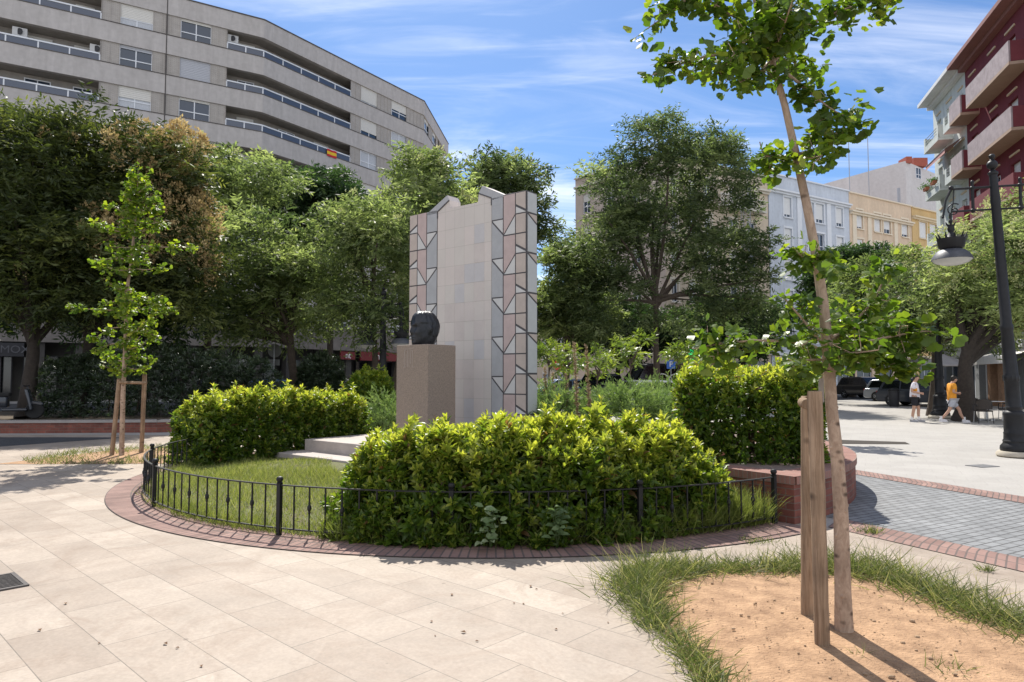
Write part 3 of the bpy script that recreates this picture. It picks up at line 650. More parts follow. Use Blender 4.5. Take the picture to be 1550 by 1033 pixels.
def house(name, label, px0, px1, ztop, ztopr, c, trim, rows, cols, wh, sh, attic=1.1, pil=(), d=0, balc=None, shop=True):
    p, q = rowpt(px0, d), rowpt(px1, d); L = (q - p).length; e = (q - p) / L; rz = math.atan2(e.y, e.x)
    r = thing(name, label, 'town house', (p.x, p.y, 0)); wm = grainmat(name + '_wall', c, tuple(x * .80 for x in c), (1.3, 1.3, .2), .9, .05, soft=True); tm = mat(name + '_trim', trim, .85, .08, 2)
    roofm = mat('tile_roof', (.26, .13, .09), .9, .3, 3)
    holes = []
    for zc in rows:
        for (a, c2) in cols:
            ua, ub = (rowpt(a, d) - p).length, (rowpt(c2, d) - p).length; holes.append((ua, ub, zc - wh / 2, zc + wh / 2))
    sho = []
    if shop:
        k = int(L / 3.2)
        for i in range(k): sho.append((L * (i + .15) / k, L * (i + .85) / k, .3, 3.2))
    b = MB(r.location); pt = wall_holes(b, p, q, 0, ztop, holes + sho, .25)
    w2 = NB * 11
    for A_, B_ in ((q, q + w2), (q + w2, p + w2), (p + w2, p)): plane_at(b, A_, B_, 0, ztop)
    b.build('wall', wm, r)
    b = MB(r.location); b.face([(*v, ztop - attic * .8) for v in (p, q, q + w2, p + w2)]); b.build('roof', roofm, r)
    b = MB(r.location); c_ = (p + q) / 2
    def trimbox(z, h, out): cc = c_ - NB * (out / 2); b.box((cc.x, cc.y, z), (L - .02, out, h), rz)
    trimbox(ztop - attic, .18, .45); trimbox(ztop - attic - .2, .2, .25); trimbox(ztop - .07, .14, .16); trimbox(4.0, .3, .3)
    for a in pil:
        v = rowpt(a, d); b.box((v.x - NB.x * .05, v.y - NB.y * .05, (4.2 + ztop - attic) / 2), (.7, .12, ztop - attic - 4.7), rz)
    for h in holes:
        v = pt((h[0] + h[1]) / 2) - NB * .06; b.box((v.x, v.y, h[2] - .08), (h[1] - h[0] + .3, .2, .12), rz)
        for uu in (h[0] - .1, h[1] + .1): v = pt(uu) - NB * .02; b.box((v.x, v.y, (h[2] + h[3]) / 2), (.16, .05, h[3] - h[2]), rz)
        v = pt((h[0] + h[1]) / 2) - NB * .02; b.box((v.x, v.y, h[3] + .12), (h[1] - h[0] + .36, .06, .2), rz)
    b.build('cornice', tm, r)
    for i, h in enumerate(holes): make_window(r, pt(h[0], .17), pt(h[1], .17), h[2], h[3], sh[i % len(sh)], mat('blind_white', (.74, .74, .74), .6, .04, 9))
    for h in sho: make_window(r, pt(h[0], .2), pt(h[1], .2), h[2], h[3], 0, mid=0, name='shop_window')
    return r, p, q, e, rz, pt
def rows_from(px, y0, dy, n): return [rowz(px, y0 + dy * i) for i in range(n)]
zt = rowz(1168, 268)
fl = (rowz(1196, 314) - rowz(1196, 408)) / 2
zb = rowz(1196, 314)
r, p, q, e, rz, pt = house('cream_house', 'cream town house with a white balustraded balcony, partly behind the big tree', 1010, 1167, zt, zt, (.62, .52, .40), (.62, .57, .48), [zb - fl * i for i in range(5)],
      [(1018, 1028), (1046, 1056), (1070, 1080), (1108, 1119), (1136, 1147)], 2.0, (.0, .4, .0, .0, .6, .0), 1.6)
# chamfered corner house turning away to the left behind the big tree
cq = rowpt(1009.5); cpt = at(872, 500, 69.0); cpt = Vector((cpt.x, cpt.y)); e_c = (cq - cpt).normalized(); Lc = (cq - cpt).length; rc = thing('corner_house', 'beige corner house almost hidden behind the tall round tree', 'town house', (cpt.x, cpt.y, 0)); zc_ = at(876, 273, 69.0).z
b = MB(rc.location); hl = [(1.0 + 3.1 * i, 2.0 + 3.1 * i, zb - fl * k - 1, zb - fl * k + 1) for i in range(3) for k in range(5)]; ptc = wall_holes(b, cpt, cq, 0, zc_, [h for h in hl if h[1] < Lc], .25)
nb_ = Vector((-e_c.y, e_c.x)); plane_at(b, cq, cq + nb_ * 12, 0, zc_); plane_at(b, cq + nb_ * 12, cpt + nb_ * 12 + e_c * 3, 0, zc_); plane_at(b, cpt + nb_ * 12 + e_c * 3, cpt, 0, zc_); b.face([(*v, zc_ - .5) for v in (cpt, cq, cq + nb_ * 12, cpt + nb_ * 12 + e_c * 3)])
b.build('wall', mat('corner_wall', (.50, .42, .36), .9, .12, 1), rc)
for h in hl:
    if h[1] < Lc: make_window(rc, ptc(h[0], .17), ptc(h[1], .17), h[2], h[3], .4)
b = MB(rc.location); m_ = (cpt + cq) / 2 - nb_ * .1; b.box((m_.x, m_.y, zc_ - .9), (Lc, .4, .2), math.atan2(e_c.y, e_c.x)); b.box((m_.x, m_.y, zc_ + .05), (Lc, .3, .12), math.atan2(e_c.y, e_c.x)); b.build('cornice', MATS['cream_house_trim'], rc)
# balustraded balconies
for k in range(2):
    z = zb - 1.25 - fl * k; A_, B_ = rowpt(1095, -.9), rowpt(1165, -.9); m_ = (A_ + B_) / 2; bb = MB(r.location); L = (B_ - A_).length
    bb.box((m_.x + NB.x * .45, m_.y + NB.y * .45, z), (L, 1.0, .2), rz); bb.box((m_.x, m_.y, z + 1.0), (L, .2, .14), rz)
    n_ = int(L / .24)
    for i in range(n_): v = A_.lerp(B_, (i + .5) / n_); bb.lathe([(.05, 0), (.08, .25), (.04, .55), (.06, .83)], (v.x, v.y, z + .1), 6)
    bb.build('balustrade', mat('balustrade', (.62, .58, .52), .85, .1), r)
r, p, q, e, rz, pt = house('blue_house', 'pale blue town house with white blinds between the cream and peach houses', 1168.5, 1291, zt + .5, zt, (.58, .62, .69), (.70, .72, .76), [zb - fl * i for i in range(5)],
      [(1191.5, 1202.5), (1228, 1237), (1240, 1252), (1271, 1281)], 2.05, (.85, 1., .8, .8, .9, .7, .0, 1., 1., 1.), 1.7, (1214, 1259))
zp = rowz(1310, 333); flp = rowz(1310, 333) - rowz(1310, 377)
r, p, q, e, rz, pt = house('peach_house', 'peach town house with cream pilasters and a flat parapet', 1291.5, 1386, zt + .4, zt, (.72, .56, .41), (.74, .64, .50), [zp - flp * i for i in range(5)],
      [(1302, 1311.5), (1329, 1339), (1343.6, 1354), (1370.6, 1380.5)], 2.1, (.9, 1., .75, .85, .3, .6, .4, .5), 2.2, (1298, 1321, 1361))
r, p, q, e, rz, pt = house('ochre_house', 'small ochre yellow town house beside the peach one', 1387, 1440, rowz(1388, 313), 20, (.66, .46, .22), (.70, .58, .40), [zp + .2 - flp * i for i in range(5)],
      [(1398, 1409), (1414, 1424)], 2.0, (1., .9, .4, .6), 1.2)
# white block behind
wr = thing('white_block', 'tall plain white party wall building rising behind the coloured houses', 'building', (54.7, 95, 0))
P = [(39, 98), (54.7, 95), (68, 102), (60, 125), (44, 120)]; b = MB(wr.location); zw = at(1370, 245, 95).z
wp = grainmat('white_wall', (.60, .58, .58), (.50, .475, .47), (.5, .5, .1), .9, .05, soft=True)
c0 = at(1232, 283, 100); c1 = at(1370, 244, 95); c2 = at(1425, 262, 99)
b.face([(c0.x, c0.y, 0), (c1.x, c1.y, 0), (c1.x, c1.y, c1.z), (c0.x, c0.y, c0.z)]); b.face([(c1.x, c1.y, 0), (c2.x, c2.y, 0), (c2.x, c2.y, c1.z - 1), (c1.x, c1.y, c1.z)])
bk = Vector((-3, 20, 0)); b.face([(c1.x, c1.y, c1.z), (c2.x, c2.y, c1.z - 1), (c2.x, c2.y + 20, c1.z - 1), (c1.x, c1.y + 20, c1.z)]); b.face([(c0.x, c0.y, c0.z), (c1.x, c1.y, c1.z), (c1.x, c1.y + 20, c1.z), (c0.x, c0.y + 20, c0.z)])
b.build('wall', wp, wr)
A_ = at(1385, 262, 96.2); B_ = at(1393, 262, 96.8); make_window(wr, (A_.x, A_.y - .15), (B_.x, B_.y - .15), A_.z - .8, A_.z + .8, 0)
b = MB(wr.location); b.box((c1.x + .6, c1.y + 1, c1.z + .2), (.8, 2, .9)); b.box((c1.x + 3, c1.y + 2, c1.z + .3), (2, 1.4, 1.2)); b.build('chimney', mat('brick_red', (.35, .10, .07), .9, .2), wr)
# roof antennas and lattice mast
polem = mat('galvanised', (.35, .36, .38), .5, .1, metal=.6)
for i, (px, y0, y1, Y) in enumerate(((1287, 285, 192, 80), (1316.5, 295, 200, 82), (1362, 310, 285, 85))):
    a, c = at(px, y0 + 30, Y), at(px, y1, Y); t = thing('roof_antenna', ['thin roof antenna mast above the joint of blue and peach houses', 'thin roof antenna mast above the middle of the peach house', 'short dark flue pole near the right end of the peach roof'][i], 'antenna', a)
    b = MB(a); b.tube([a, (a.x, a.y, c.z)], .045 if i < 2 else .16, 6); b.build('mast', polem, t)
    if i < 2:
        b = MB(a)
        for j in range(5): b.tube([(a.x - .5 + j * .02, a.y - .6 + j * .3, c.z - .1), (a.x + .5 - j * .02, a.y - .6 + j * .3, c.z - .1)], .015, 4)
        b.tube([(a.x, a.y - .7, c.z - .1), (a.x, a.y + .7, c.z - .1)], .02, 4); b.build('aerial', polem, t)
lm = at(1133, 560, 58); t = thing('lattice_mast', 'grey lattice steel mast standing before the cream house', 'mast', (lm.x, lm.y, 0)); b = MB(t.location); zt_ = at(1133, 268, 58).z; hw = .3
cs = [(-hw, -hw), (hw, -hw), (hw, hw), (-hw, hw)]
for x, y in cs: b.tube([(lm.x + x, lm.y + y, 0), (lm.x + x, lm.y + y, zt_)], .035, 5)
n_ = int(zt_ / .9)
for i in range(n_):
    z = i * .9
    for j in range(4):
        x0, y0 = cs[j]; x1, y1 = cs[(j + 1) % 4]; b.tube([(lm.x + x0, lm.y + y0, z), (lm.x + x1, lm.y + y1, z + .9)], .02, 4); b.tube([(lm.x + x0, lm.y + y0, z), (lm.x + x1, lm.y + y1, z)], .02, 4)
b.build('lattice', polem, t)

# ------------------------------------------------------------------ maroon and mint houses at the right edge
def fx(Y): return 28.5 + .289 * (Y - 41.5)
def edge_house(name, label, Y0, Y1, ztop, c, trim, floors, wins, balcs, ground):
    """facade on x = fx(Y), seen from the left; Y0 (far) -> Y1 (near)"""
    p, q = Vector((fx(Y0), Y0)), Vector((fx(Y1), Y1)); L = (q - p).length; e = (q - p) / L; n = Vector((-e.y, e.x)); rz = math.atan2(e.y, e.x)
    if n.x < 0: n = -n
    r = thing(name, label, 'town house', (p.x, p.y, 0)); wm = grainmat(name + '_wall', c, tuple(x * .76 for x in c), (1.4, 1.4, .22), .85, .05, soft=True); tm = mat(name + '_trim', trim, .8, .1, 3)
    U = lambda Y: (Y0 - Y) / abs(e.y)
    holes = [(U(Y) - w_ / 2, U(Y) + w_ / 2, z, z + h) for z in floors for (Y, w_, h) in wins]
    b = MB(r.location); pt = wall_holes(b, p, q, ground, ztop, holes, .3); back = n * 12
    for A_, B_ in ((q, q + back), (q + back, p + back), (p + back, p)): plane_at(b, A_, B_, ground, ztop)
    b.build('wall', wm, r)
    b = MB(r.location); m_ = (p + q) / 2 - n * .45; b.box((m_.x, m_.y, ztop + .12), (L, 1.1, .24), rz); b.box((m_.x + n.x * .3, m_.y + n.y * .3, ztop - .12), (L, .5, .24), rz)
    b.face([(*v, ztop + .25) for v in (p, q, q + back, p + back)]); b.build('eave', tm, r)
    for h in holes: make_window(r, pt(h[0], .22), pt(h[1], .22), h[2], h[3], float(rs.choice([0, .25, .4])), mid=0)
    b = MB(r.location)
    for h in holes: v = pt((h[0] + h[1]) / 2) - n * .02; b.box((v.x, v.y, h[3] + .45), (h[1] - h[0], .1, .1), rz)
    b.build('lintel_strip', mat('cream_strip', (.62, .50, .34), .8, .05), r)
    return r, pt, U, n, rz
fls = [17.65 - 3.4 * i for i in range(4)]
r, pt, U, n, rz = edge_house('maroon_house', 'maroon town house with heavy parapet balconies at the right edge', 42.4, 29.5, 21.2, (.18, .038, .048), (.27, .13, .115), [z + .15 for z in fls],
    [(41.2, 1.1, 2.1), (38.3, 1.1, 2.1), (35.9, 1.2, 2.1), (33.4, 1.2, 2.1)], None, 4.0)
greyp = mat('weathered_parapet', (.36, .30, .31), .9, .3, 2.5, .2, 30); maroond = mat('maroon_side', (.17, .038, .048), .85, .15)
for k, z in enumerate(fls):
    for Ya, Yb in ((39.4, 33.6), (42.2, 40.3)):
        u0, u1 = U(Ya), U(Yb); fm = greyp if k < 2 else maroond
        b = MB(r.location); c = pt((u0 + u1) / 2, -.5); L = u1 - u0
        b.box((c.x, c.y, z - .08), (L, 1.05, .16), rz)
        f = pt((u0 + u1) / 2, -.98); b.m = 1; b.box((f.x, f.y, z + .55), (L, .08, 1.08), rz); b.m = 2
        for uu in (u0 + .04, u1 - .04): f = pt(uu, -.48); b.box((f.x, f.y, z + .55), (.08, .9, 1.06), rz)
        b.build('balcony', [mat('balcony_slab', (.40, .29, .22), .9, .1), fm, maroond], r)
mint = (.62, .66, .63)
r, pt, U, n, rz = edge_house('mint_house', 'pale mint town house with small railed balconies left of the maroon house', 48.6, 42.42, 21.2, mint, (.66, .67, .66), [z + .15 for z in fls],
    [(47.4, .9, 2.0), (45.3, 1.1, 2.1), (43.2, .9, 2.0)], None, 4.0)
mintm = MATS['mint_house_wall']
for k, z in enumerate(fls):
    for Ya, Yb in ((47.7, 44.7), (43.7, 42.5)):
        if k % 2 and Ya < 43: pass
        u0, u1 = U(Ya), U(Yb); b = MB(r.location); L = u1 - u0; c = pt((u0 + u1) / 2, -.45); b.box((c.x, c.y, z - .08), (L, .95, .16), rz)
        for uu in (u0 + .15, u1 - .15): f = pt(uu, -.86); b.box((f.x, f.y, z + .45), (.3, .1, .88), rz)
        f = pt((u0 + u1) / 2, -.86); b.box((f.x, f.y, z + .14), (L, .09, .28), rz)
        for uu in (u0 + .05, u1 - .05): f = pt(uu, -.42); b.box((f.x, f.y, z + .45), (.1, .78, .88), rz)
        b.build('balcony', mintm, r)
        b = MB(r.location)
        for i in range(3): f0, f1 = pt(u0 + .2, -.86), pt(u1 - .2, -.86); b.tube([(f0.x, f0.y, z + .42 + i * .2), (f1.x, f1.y, z + .42 + i * .2)], .022, 5)
        b.build('railing', polem, r)
    # potted plants
for k, Y, lab in ((1, 47.2, 'terracotta flower box on the mint balcony railing, nearer the street end'), (1, 45.6, 'terracotta flower pot on the mint balcony railing beside the awning')):
    v = pt(U(Y), -1.0); t = thing('flower_box', lab, 'flower box', (v.x, v.y, fls[k] + .6)); b = MB(t.location); b.box(t.location, (.6, .22, .2), rz, (1.15, 1.2)); b.build('trough', mat('terracotta', (.42, .16, .09), .9, .1), t)
    rr = np.random.RandomState(int(Y * 10)); P_ = np.array(t.location) + rr.normal(size=(220, 3)) * [.16, .2, .08] + [0, 0, .2]
    leaf_mesh('foliage', leafmat('pot_leaf%d' % k, (.03, .07, .02), (.05, .12, .03), (.1, .2, .04)) if ('pot_leaf%d' % k) not in MATS else MATS['pot_leaf%d' % k], P_, rsph(rr, 220), rsph(rr, 220), .12, .05, T_QUAD, rr.uniform(0, 1, 220), t, t.location)
# awning on the mint house
a0, a1 = at(1467, 190, 41.0), at(1416, 268, 44.9); t = thing('awning', 'faded pink striped awning stretched out over a mint balcony', 'awning', a0)
u0, u1 = U(42.8), U(46.6); w0, w1 = pt(u0, -.05), pt(u1, -.05); f0, f1 = pt(u0, -1.15), pt(u1, -1.15); zz0 = fls[1] + 2.75
b = MB(t.location); b.face([(f0.x, f0.y, zz0 - .75), (w0.x, w0.y, zz0), (w1.x, w1.y, zz0), (f1.x, f1.y, zz0 - .75)]); b.face([(f0.x, f0.y, zz0 - .73), (f0.x, f0.y, zz0 - 1.0), (f1.x, f1.y, zz0 - 1.0), (f1.x, f1.y, zz0 - .73)])
b.face([(f0.x, f0.y, zz0 - .77), (f1.x, f1.y, zz0 - .77), (w1.x, w1.y, zz0 - .02), (w0.x, w0.y, zz0 - .02)])
b.build('canopy', mat('awning_cloth', (.55, .30, .27), .9, .15, 6), t)
b = MB(t.location); b.tube([(f0.x, f0.y, zz0 - .74), (f1.x, f1.y, zz0 - .74)], .035, 6); b.build('front_bar', polem, t)
# roof rail of the mint / maroon houses
t = thing('roof_railing', 'thin pipe railing along the roof edge of the mint and maroon houses', 'railing', (fx(44), 44, 21.4)); b = MB(t.location)
for Y in (47, 44.5, 42, 39.5, 37, 34.5): b.tube([(fx(Y) + .1, Y, 21.4), (fx(Y) + .1, Y, 22.7)], .03, 5)
for z in (22.0, 22.7): b.tube([(fx(47) + .1, 47, z), (fx(34.5) + .1, 34.5, z)], .025, 5)
b.build('rail', polem, t)
# ground floor shops below
t = thing('corner_shop', 'grey ground floor shop front with pale fascia letters under the maroon house', 'shop', (fx(38), 38, 0)); O2 = t.location
b = MB(O2); p, q = Vector((fx(48.6), 48.6)), Vector((fx(29.5), 29.5)); e = (q - p).normalized(); n = Vector((-e.y, e.x)); n = n if n.x > 0 else -n; rz = math.atan2(e.y, e.x); L = (q - p).length
holes = [(1 + 3.0 * i, 3.4 + 3.0 * i, .15, 2.7) for i in range(6)]; pt = wall_holes(b, p, q, 0, 3.995, holes, .5); b.build('wall', mat('shop_grey', (.20, .21, .22), .8, .15), t)
for h in holes: make_window(t, pt(h[0], .4), pt(h[1], .4), h[2], h[3], 0, mid=0, name='shop_window')
m_ = pt(L / 2, -.06); b = MB(O2); b.box((m_.x, m_.y, 3.4), (L - .1, .12, .95), rz); b.build('fascia', mat('fascia_grey', (.11, .115, .12), .6, .1), t)
for s_, px in (('MO', 1522), ('SA', 1549)):
    k = (px - 775) / FPX; Y = (28.5 - .289 * 41.5) / (k - .289); v = pt((p.y - Y) / abs(e.y), -.14)
    text_mesh('lettering', s_, .62, sign_white, t, (v.x - O2.x, v.y - O2.y, 3.42), (math.pi / 2, 0, rz), .03)
b = MB(O2); brk = mat('shop_brick', (.45, .27, .17), .9, .25, 6)
for px in (1497, 1513):
    k = (px - 775) / FPX; Y = (28.0 - .289 * 41.5) / (k - .289); v = pt((p.y - Y) / abs(e.y), -.25); b.box((v.x, v.y, 1.35), (.42, .45, 2.7), rz)
b.build('column', brk, t)
k = (1490 - 775) / FPX; Ya = (28.0 - .289 * 41.5) / (k - .289); ua = (p.y - Ya) / abs(e.y)
t2 = thing('awning', 'white canvas shop awning over the brick columns at the right edge', 'awning', (*pt(ua, -.3), 2.6)); b = MB(t2.location)
A_, B_ = pt(ua, -.1), pt(ua + 5.5, -.1); C_, D_ = pt(ua, -1.1), pt(ua + 5.5, -1.1)
b.face([(C_.x, C_.y, 2.75), (D_.x, D_.y, 2.75), (B_.x, B_.y, 3.0), (A_.x, A_.y, 3.0)]); b.face([(C_.x, C_.y, 2.35), (D_.x, D_.y, 2.35), (D_.x, D_.y, 2.75), (C_.x, C_.y, 2.75)]); b.face([(C_.x, C_.y, 2.35), (C_.x, C_.y, 2.75), (A_.x, A_.y, 3.0), (A_.x, A_.y, 2.35)])
b.build('canopy', mat('white_canvas', (.68, .66, .63), .9, .1, 5), t2)

# far houses closing the gap between the apartment block and the corner house
for i, (x0, x1, yt, Y, col, lab) in enumerate(((655, 762, 497, 118, (.42, .37, .32), 'distant beige house seen low between the tree trunks left of the monument'), (764, 905, 478, 124, (.46, .40, .33), 'distant cream house low behind the trees right of the monument'))):
    p_, q_ = at(x0, 560, Y), at(x1, 560, Y + 3); zt3 = at(x0, yt, Y).z; t = thing('distant_house', lab, 'town house', (p_.x, p_.y, 0), 'distant houses'); p2, q2 = Vector((p_.x, p_.y)), Vector((q_.x, q_.y)); L = (q2 - p2).length
    b = MB(t.location); n_ = int(L / 3); hl = [(3 * i_ + 1, 3 * i_ + 2.1, 3.2 * k_ + 1.0, 3.2 * k_ + 2.8) for i_ in range(n_) for k_ in range(int(zt3 / 3.3))]; ptd = wall_holes(b, p2, q2, 0, zt3, hl, .3)
    plane_at(b, q2, q2 + Vector((0, 10)), 0, zt3); plane_at(b, p2 + Vector((0, 10)), p2, 0, zt3); b.face([(*v, zt3) for v in (p2, q2, q2 + Vector((0, 10)), p2 + Vector((0, 10)))]); b.build('wall', mat('far_wall_%d' % i, col, .9, .1, 1), t)
    for h in hl: make_window(t, ptd(h[0], .2), ptd(h[1], .2), h[2], h[3], .3)

# ================================================================== MONUMENT
L0, R0 = Vector((-2.31, 15.3)), Vector((.28, 13.2)); ME = (R0 - L0).normalized(); MN = Vector((ME.y, -ME.x)); ML = (R0 - L0).length
def zoom_uz(zx, zy):
    px, py = 580 + zx / 4.918, 250 + zy / 4.918; r = _ray(px, py); k = r[0] / r[1]
    u = (k * L0.y - L0.x) / (ME.x - k * ME.y); Y = L0.y + u * ME.y; return u, at(px, py, Y).z
mroot = thing('monument', 'tall pale stone monument slab with pink, grey and white zigzag panels along both edges', 'monument', (L0.x, L0.y, 0))
def plate(b, poly, d0, d1, org=L0, e=ME, n=MN, back=True):
    """poly in (u,z); front at distance d0 before the face, sides back to d1"""
    a = sum(poly[i][0] * poly[(i + 1) % len(poly)][1] - poly[(i + 1) % len(poly)][0] * poly[i][1] for i in range(len(poly)))
    if a < 0: poly = poly[::-1]
    P = lambda u, z, d: ((org + e * u + n * d).x, (org + e * u + n * d).y, z)
    b.face([P(u, z, d0) for u, z in poly])
    if back: b.face([P(u, z, d1) for u, z in poly[::-1]])
    for i in range(len(poly)):
        (u0, z0), (u1, z1) = poly[i], poly[(i + 1) % len(poly)]; b.face([P(u0, z0, d1), P(u1, z1, d1), P(u1, z1, d0), P(u0, z0, d0)])
def inset(poly, d):
    a = sum(poly[i][0] * poly[(i + 1) % len(poly)][1] - poly[(i + 1) % len(poly)][0] * poly[i][1] for i in range(len(poly)))
    if a < 0: poly = poly[::-1]
    n = len(poly); o = []
    for i in range(n):
        p0, p1, p2 = Vector(poly[i - 1]), Vector(poly[i]), Vector(poly[(i + 1) % n]); e1, e2 = (p1 - p0).normalized(), (p2 - p1).normalized()
        n1, n2 = Vector((-e1.y, e1.x)), Vector((-e2.y, e2.x)); m_ = (n1 + n2).normalized(); o.append(tuple(p1 + m_ * min(d / max(.25, m_.dot(n1)), 4 * d)))
    return o
TH = .34; ZT = zoom_uz(1065, 188)[1]
outline = [(0, .2), (ML, .2), (ML, ZT)] + [zoom_uz(*q) for q in ((900, 222), (740, 155), (711, 214), (706, 278), (495, 322), (495, 262), (479, 226), (330, 362))] + [(0, ZT - .02)]
stone = brickmat('monument_stone', (.59, .55, .51), (.63, .565, .53), (.47, .43, .39), .28, .40, .004, 'UV', 0, 0, .07, 1.2, .08, .7)
b = MB(mroot.location); plate(b, outline, 0, -TH); b.build('slab', stone, mroot)
# a few flushed pink and lilac tiles in the middle field
tile_p = mat('tile_pink', (.58, .52, .49), .7, .08, 3); tile_l = mat('tile_lilac', (.53, .51, .515), .7, .08, 3)
um = zoom_uz(440, 600)[0]
rs = np.random.RandomState(11); bp_ = MB(mroot.location); bl_ = MB(mroot.location)
for i in range(5):
    for j in range(11):
        x = rs.uniform(); u = um + .10 + i * .28; z = .4 + j * .4
        if u + .27 > zoom_uz(800, 600)[0]: continue
        if x < .26: plate(bp_, [(u, z + .004), (u + .274, z + .004), (u + .274, z + .396), (u, z + .396)], .003, -.01, back=False)
        elif x < .45: plate(bl_, [(u, z + .004), (u + .274, z + .004), (u + .274, z + .396), (u, z + .396)], .003, -.01, back=False)
bp_.build('pink_tiles', tile_p, mroot); bl_.build('lilac_tiles', tile_l, mroot)
uL = [zoom_uz(x, 600)[0] for x in (203, 257, 326, 405)]; uL[0] = 0
uR = [zoom_uz(x, 600)[0] for x in (808, 896, 987)] + [ML]
leadm = mat('dark_joint', (.085, .08, .085), .7, .2); blue = mat('stone_blue_grey', (.40, .405, .42), .7, .10, 5, .1, 60); pink = mat('stone_pink', (.51, .40, .38), .7, .12, 5, .1, 60)
tan = mat('stone_tan', (.50, .425, .38), .7, .12, 5, .1, 60); pale = mat('stone_pale', (.58, .57, .56), .7, .08, 5, .1, 60); grey = mat('stone_grey', (.47, .48, .48), .7, .08, 5, .1, 60)
PZ = .79; Z0 = 4.86
ld = MB(mroot.location); mo = MB(mroot.location); IN = .013
def strip(ua, ub, zb, zt_): plate(ld, [(ua, zb), (ub, zb), (ub, zt_), (ua, zt_)], .005, -.002, back=False)
def piece(poly, mi, **k):
    mo.m = mi; plate(mo, inset(poly, IN), .011, .003, back=False, **k)
ZB = .35
def columns(a, bl, c, dd, mir):
    """a outer tan | pink | blue | towards the middle; mir=True for the right side"""
    X = lambda o, i: (o, i)
    # outer tan column: a..bl (outer edge a), lines every half period, white triangle above each whole line
    zs = [Z0 - PZ * k for k in range(6)]
    top = ZT - .005
    for z in zs:
        # tan above whole line with a white wedge, then tan down to the half line
        hi = top if z == zs[0] else z + PZ / 2
        piece([(a, z + .05), (bl, z + .19), (bl, hi), (a, hi)], 1); piece([(a, z), (bl, z), (bl, z + .17), (a, z + .03)], 0)
        lo = max(z - PZ / 2, ZB)
        piece([(a, z), (bl, z), (bl, lo), (a, lo)], 1)
    # pink column bl..c
    for k, z in enumerate(zs):
        hi = top if k == 0 else z + PZ / 2
        lo = z - PZ / 2
        piece([(bl, z), (bl, hi), (c, hi), (c, lo)], 2); piece([(bl, z), (c, lo), (bl, lo)], 0)
    # blue column c..dd
    for k, z in enumerate(zs):
        zt2 = z - .05; zl = z - PZ / 2 + .03
        hi = (Z0 - PZ * (k - 1)) - PZ / 2 + .02 if k else top
        lo_next = zs[k] - PZ + .74
        if k == 0: piece([(c, zt2), (dd, zt2), (dd, top), (c, top)], 3)
        else: piece([(c, zt2), (dd, zt2), (dd, zs[k - 1] - .06), (c, zs[k - 1] - PZ / 2 + .02)], 3)
        piece([(c, zt2), (dd, zt2), (c, zl)], 0)
columns(uR[3], uR[2], uR[1], uR[0], True); columns(uL[0], uL[1], uL[2], uL[3], False)
strip(uR[0], ML, ZB, ZT - .003); strip(0, uL[3], ZB, ZT - .025)
# bent gables above the blue columns
gR = [zoom_uz(*q) for q in ((812, 262), (897, 238), (897, 222), (740, 157), (712, 212), (808, 246))]
mo.m = 3; plate(mo, gR, .011, .002, back=False)
gL = [zoom_uz(*q) for q in ((332, 376), (404, 360), (410, 345), (492, 264), (478, 227), (332, 362))]
plate(mo, gL, .011, .002, back=False)
for q in ((712, 212, 808, 246), (808, 246, 808, 300), (410, 345, 493, 264), (406, 345, 406, 400)):
    (u0, z0), (u1, z1) = zoom_uz(q[0], q[1]), zoom_uz(q[2], q[3]); dv = Vector((u1 - u0, z1 - z0)).normalized(); nv = Vector((-dv.y, dv.x)) * .012
    plate(ld, [(u0 - nv.x, z0 - nv.y), (u1 - nv.x, z1 - nv.y), (u1 + nv.x, z1 + nv.y), (u0 + nv.x, z0 + nv.y)], .015, .002, back=False)
# narrow right side
SE = -MN; so_ = R0 + SE * .005 + ME * 0
for z in [Z0 - PZ * k for k in range(6)]:
    kw = dict(org=R0, e=SE, n=ME)
    hi = ZT - .01 if z > 4.8 else z + PZ
    piece([(.02, z), (TH, z - .19), (TH, z)], 1, **kw)
    piece([(.02, z + .01), (TH, z + .01), (TH, hi - .205 if z < 4.8 else hi), (.02, hi if z > 4.8 else hi - .012)], 4, **kw)
piece([(.02, ZB), (TH, ZB), (TH, Z0 - 5 * PZ - .2), (.02, Z0 - 5 * PZ - .01)], 4, org=R0, e=SE, n=ME)
plate(ld, [(.0, ZB), (TH, ZB), (TH, ZT - .003), (.0, ZT - .003)], .004, -.001, org=R0, e=SE, n=ME, back=False)
ld.build('dark_joints', leadm, mroot); mo.build('mosaic_panels', [pale, tan, pink, blue, grey], mroot)

# steps
st = thing('stone_steps', 'two broad low pinkish stone steps under the plinth and monument', 'steps', (-2, 14, 0)); sm = mat('step_stone', (.41, .36, .33), .8, .2, 3, .25, 40)
def rect(o, a, bb_, c, d): o = Vector(o); return [tuple(o + ME * a + MN * c), tuple(o + ME * bb_ + MN * c), tuple(o + ME * bb_ + MN * d), tuple(o + ME * a + MN * d)]
b = MB(st.location); b.prism(rect(L0, -1.0, ML + .6, -1.0, 3.05), 0, .20); b.build('lower_step', sm, st, bevel=.012)
b = MB(st.location); b.prism(rect(L0, -.25, ML + .3, -.7, 2.5), .19, .42); b.build('upper_step', sm, st, bevel=.012)
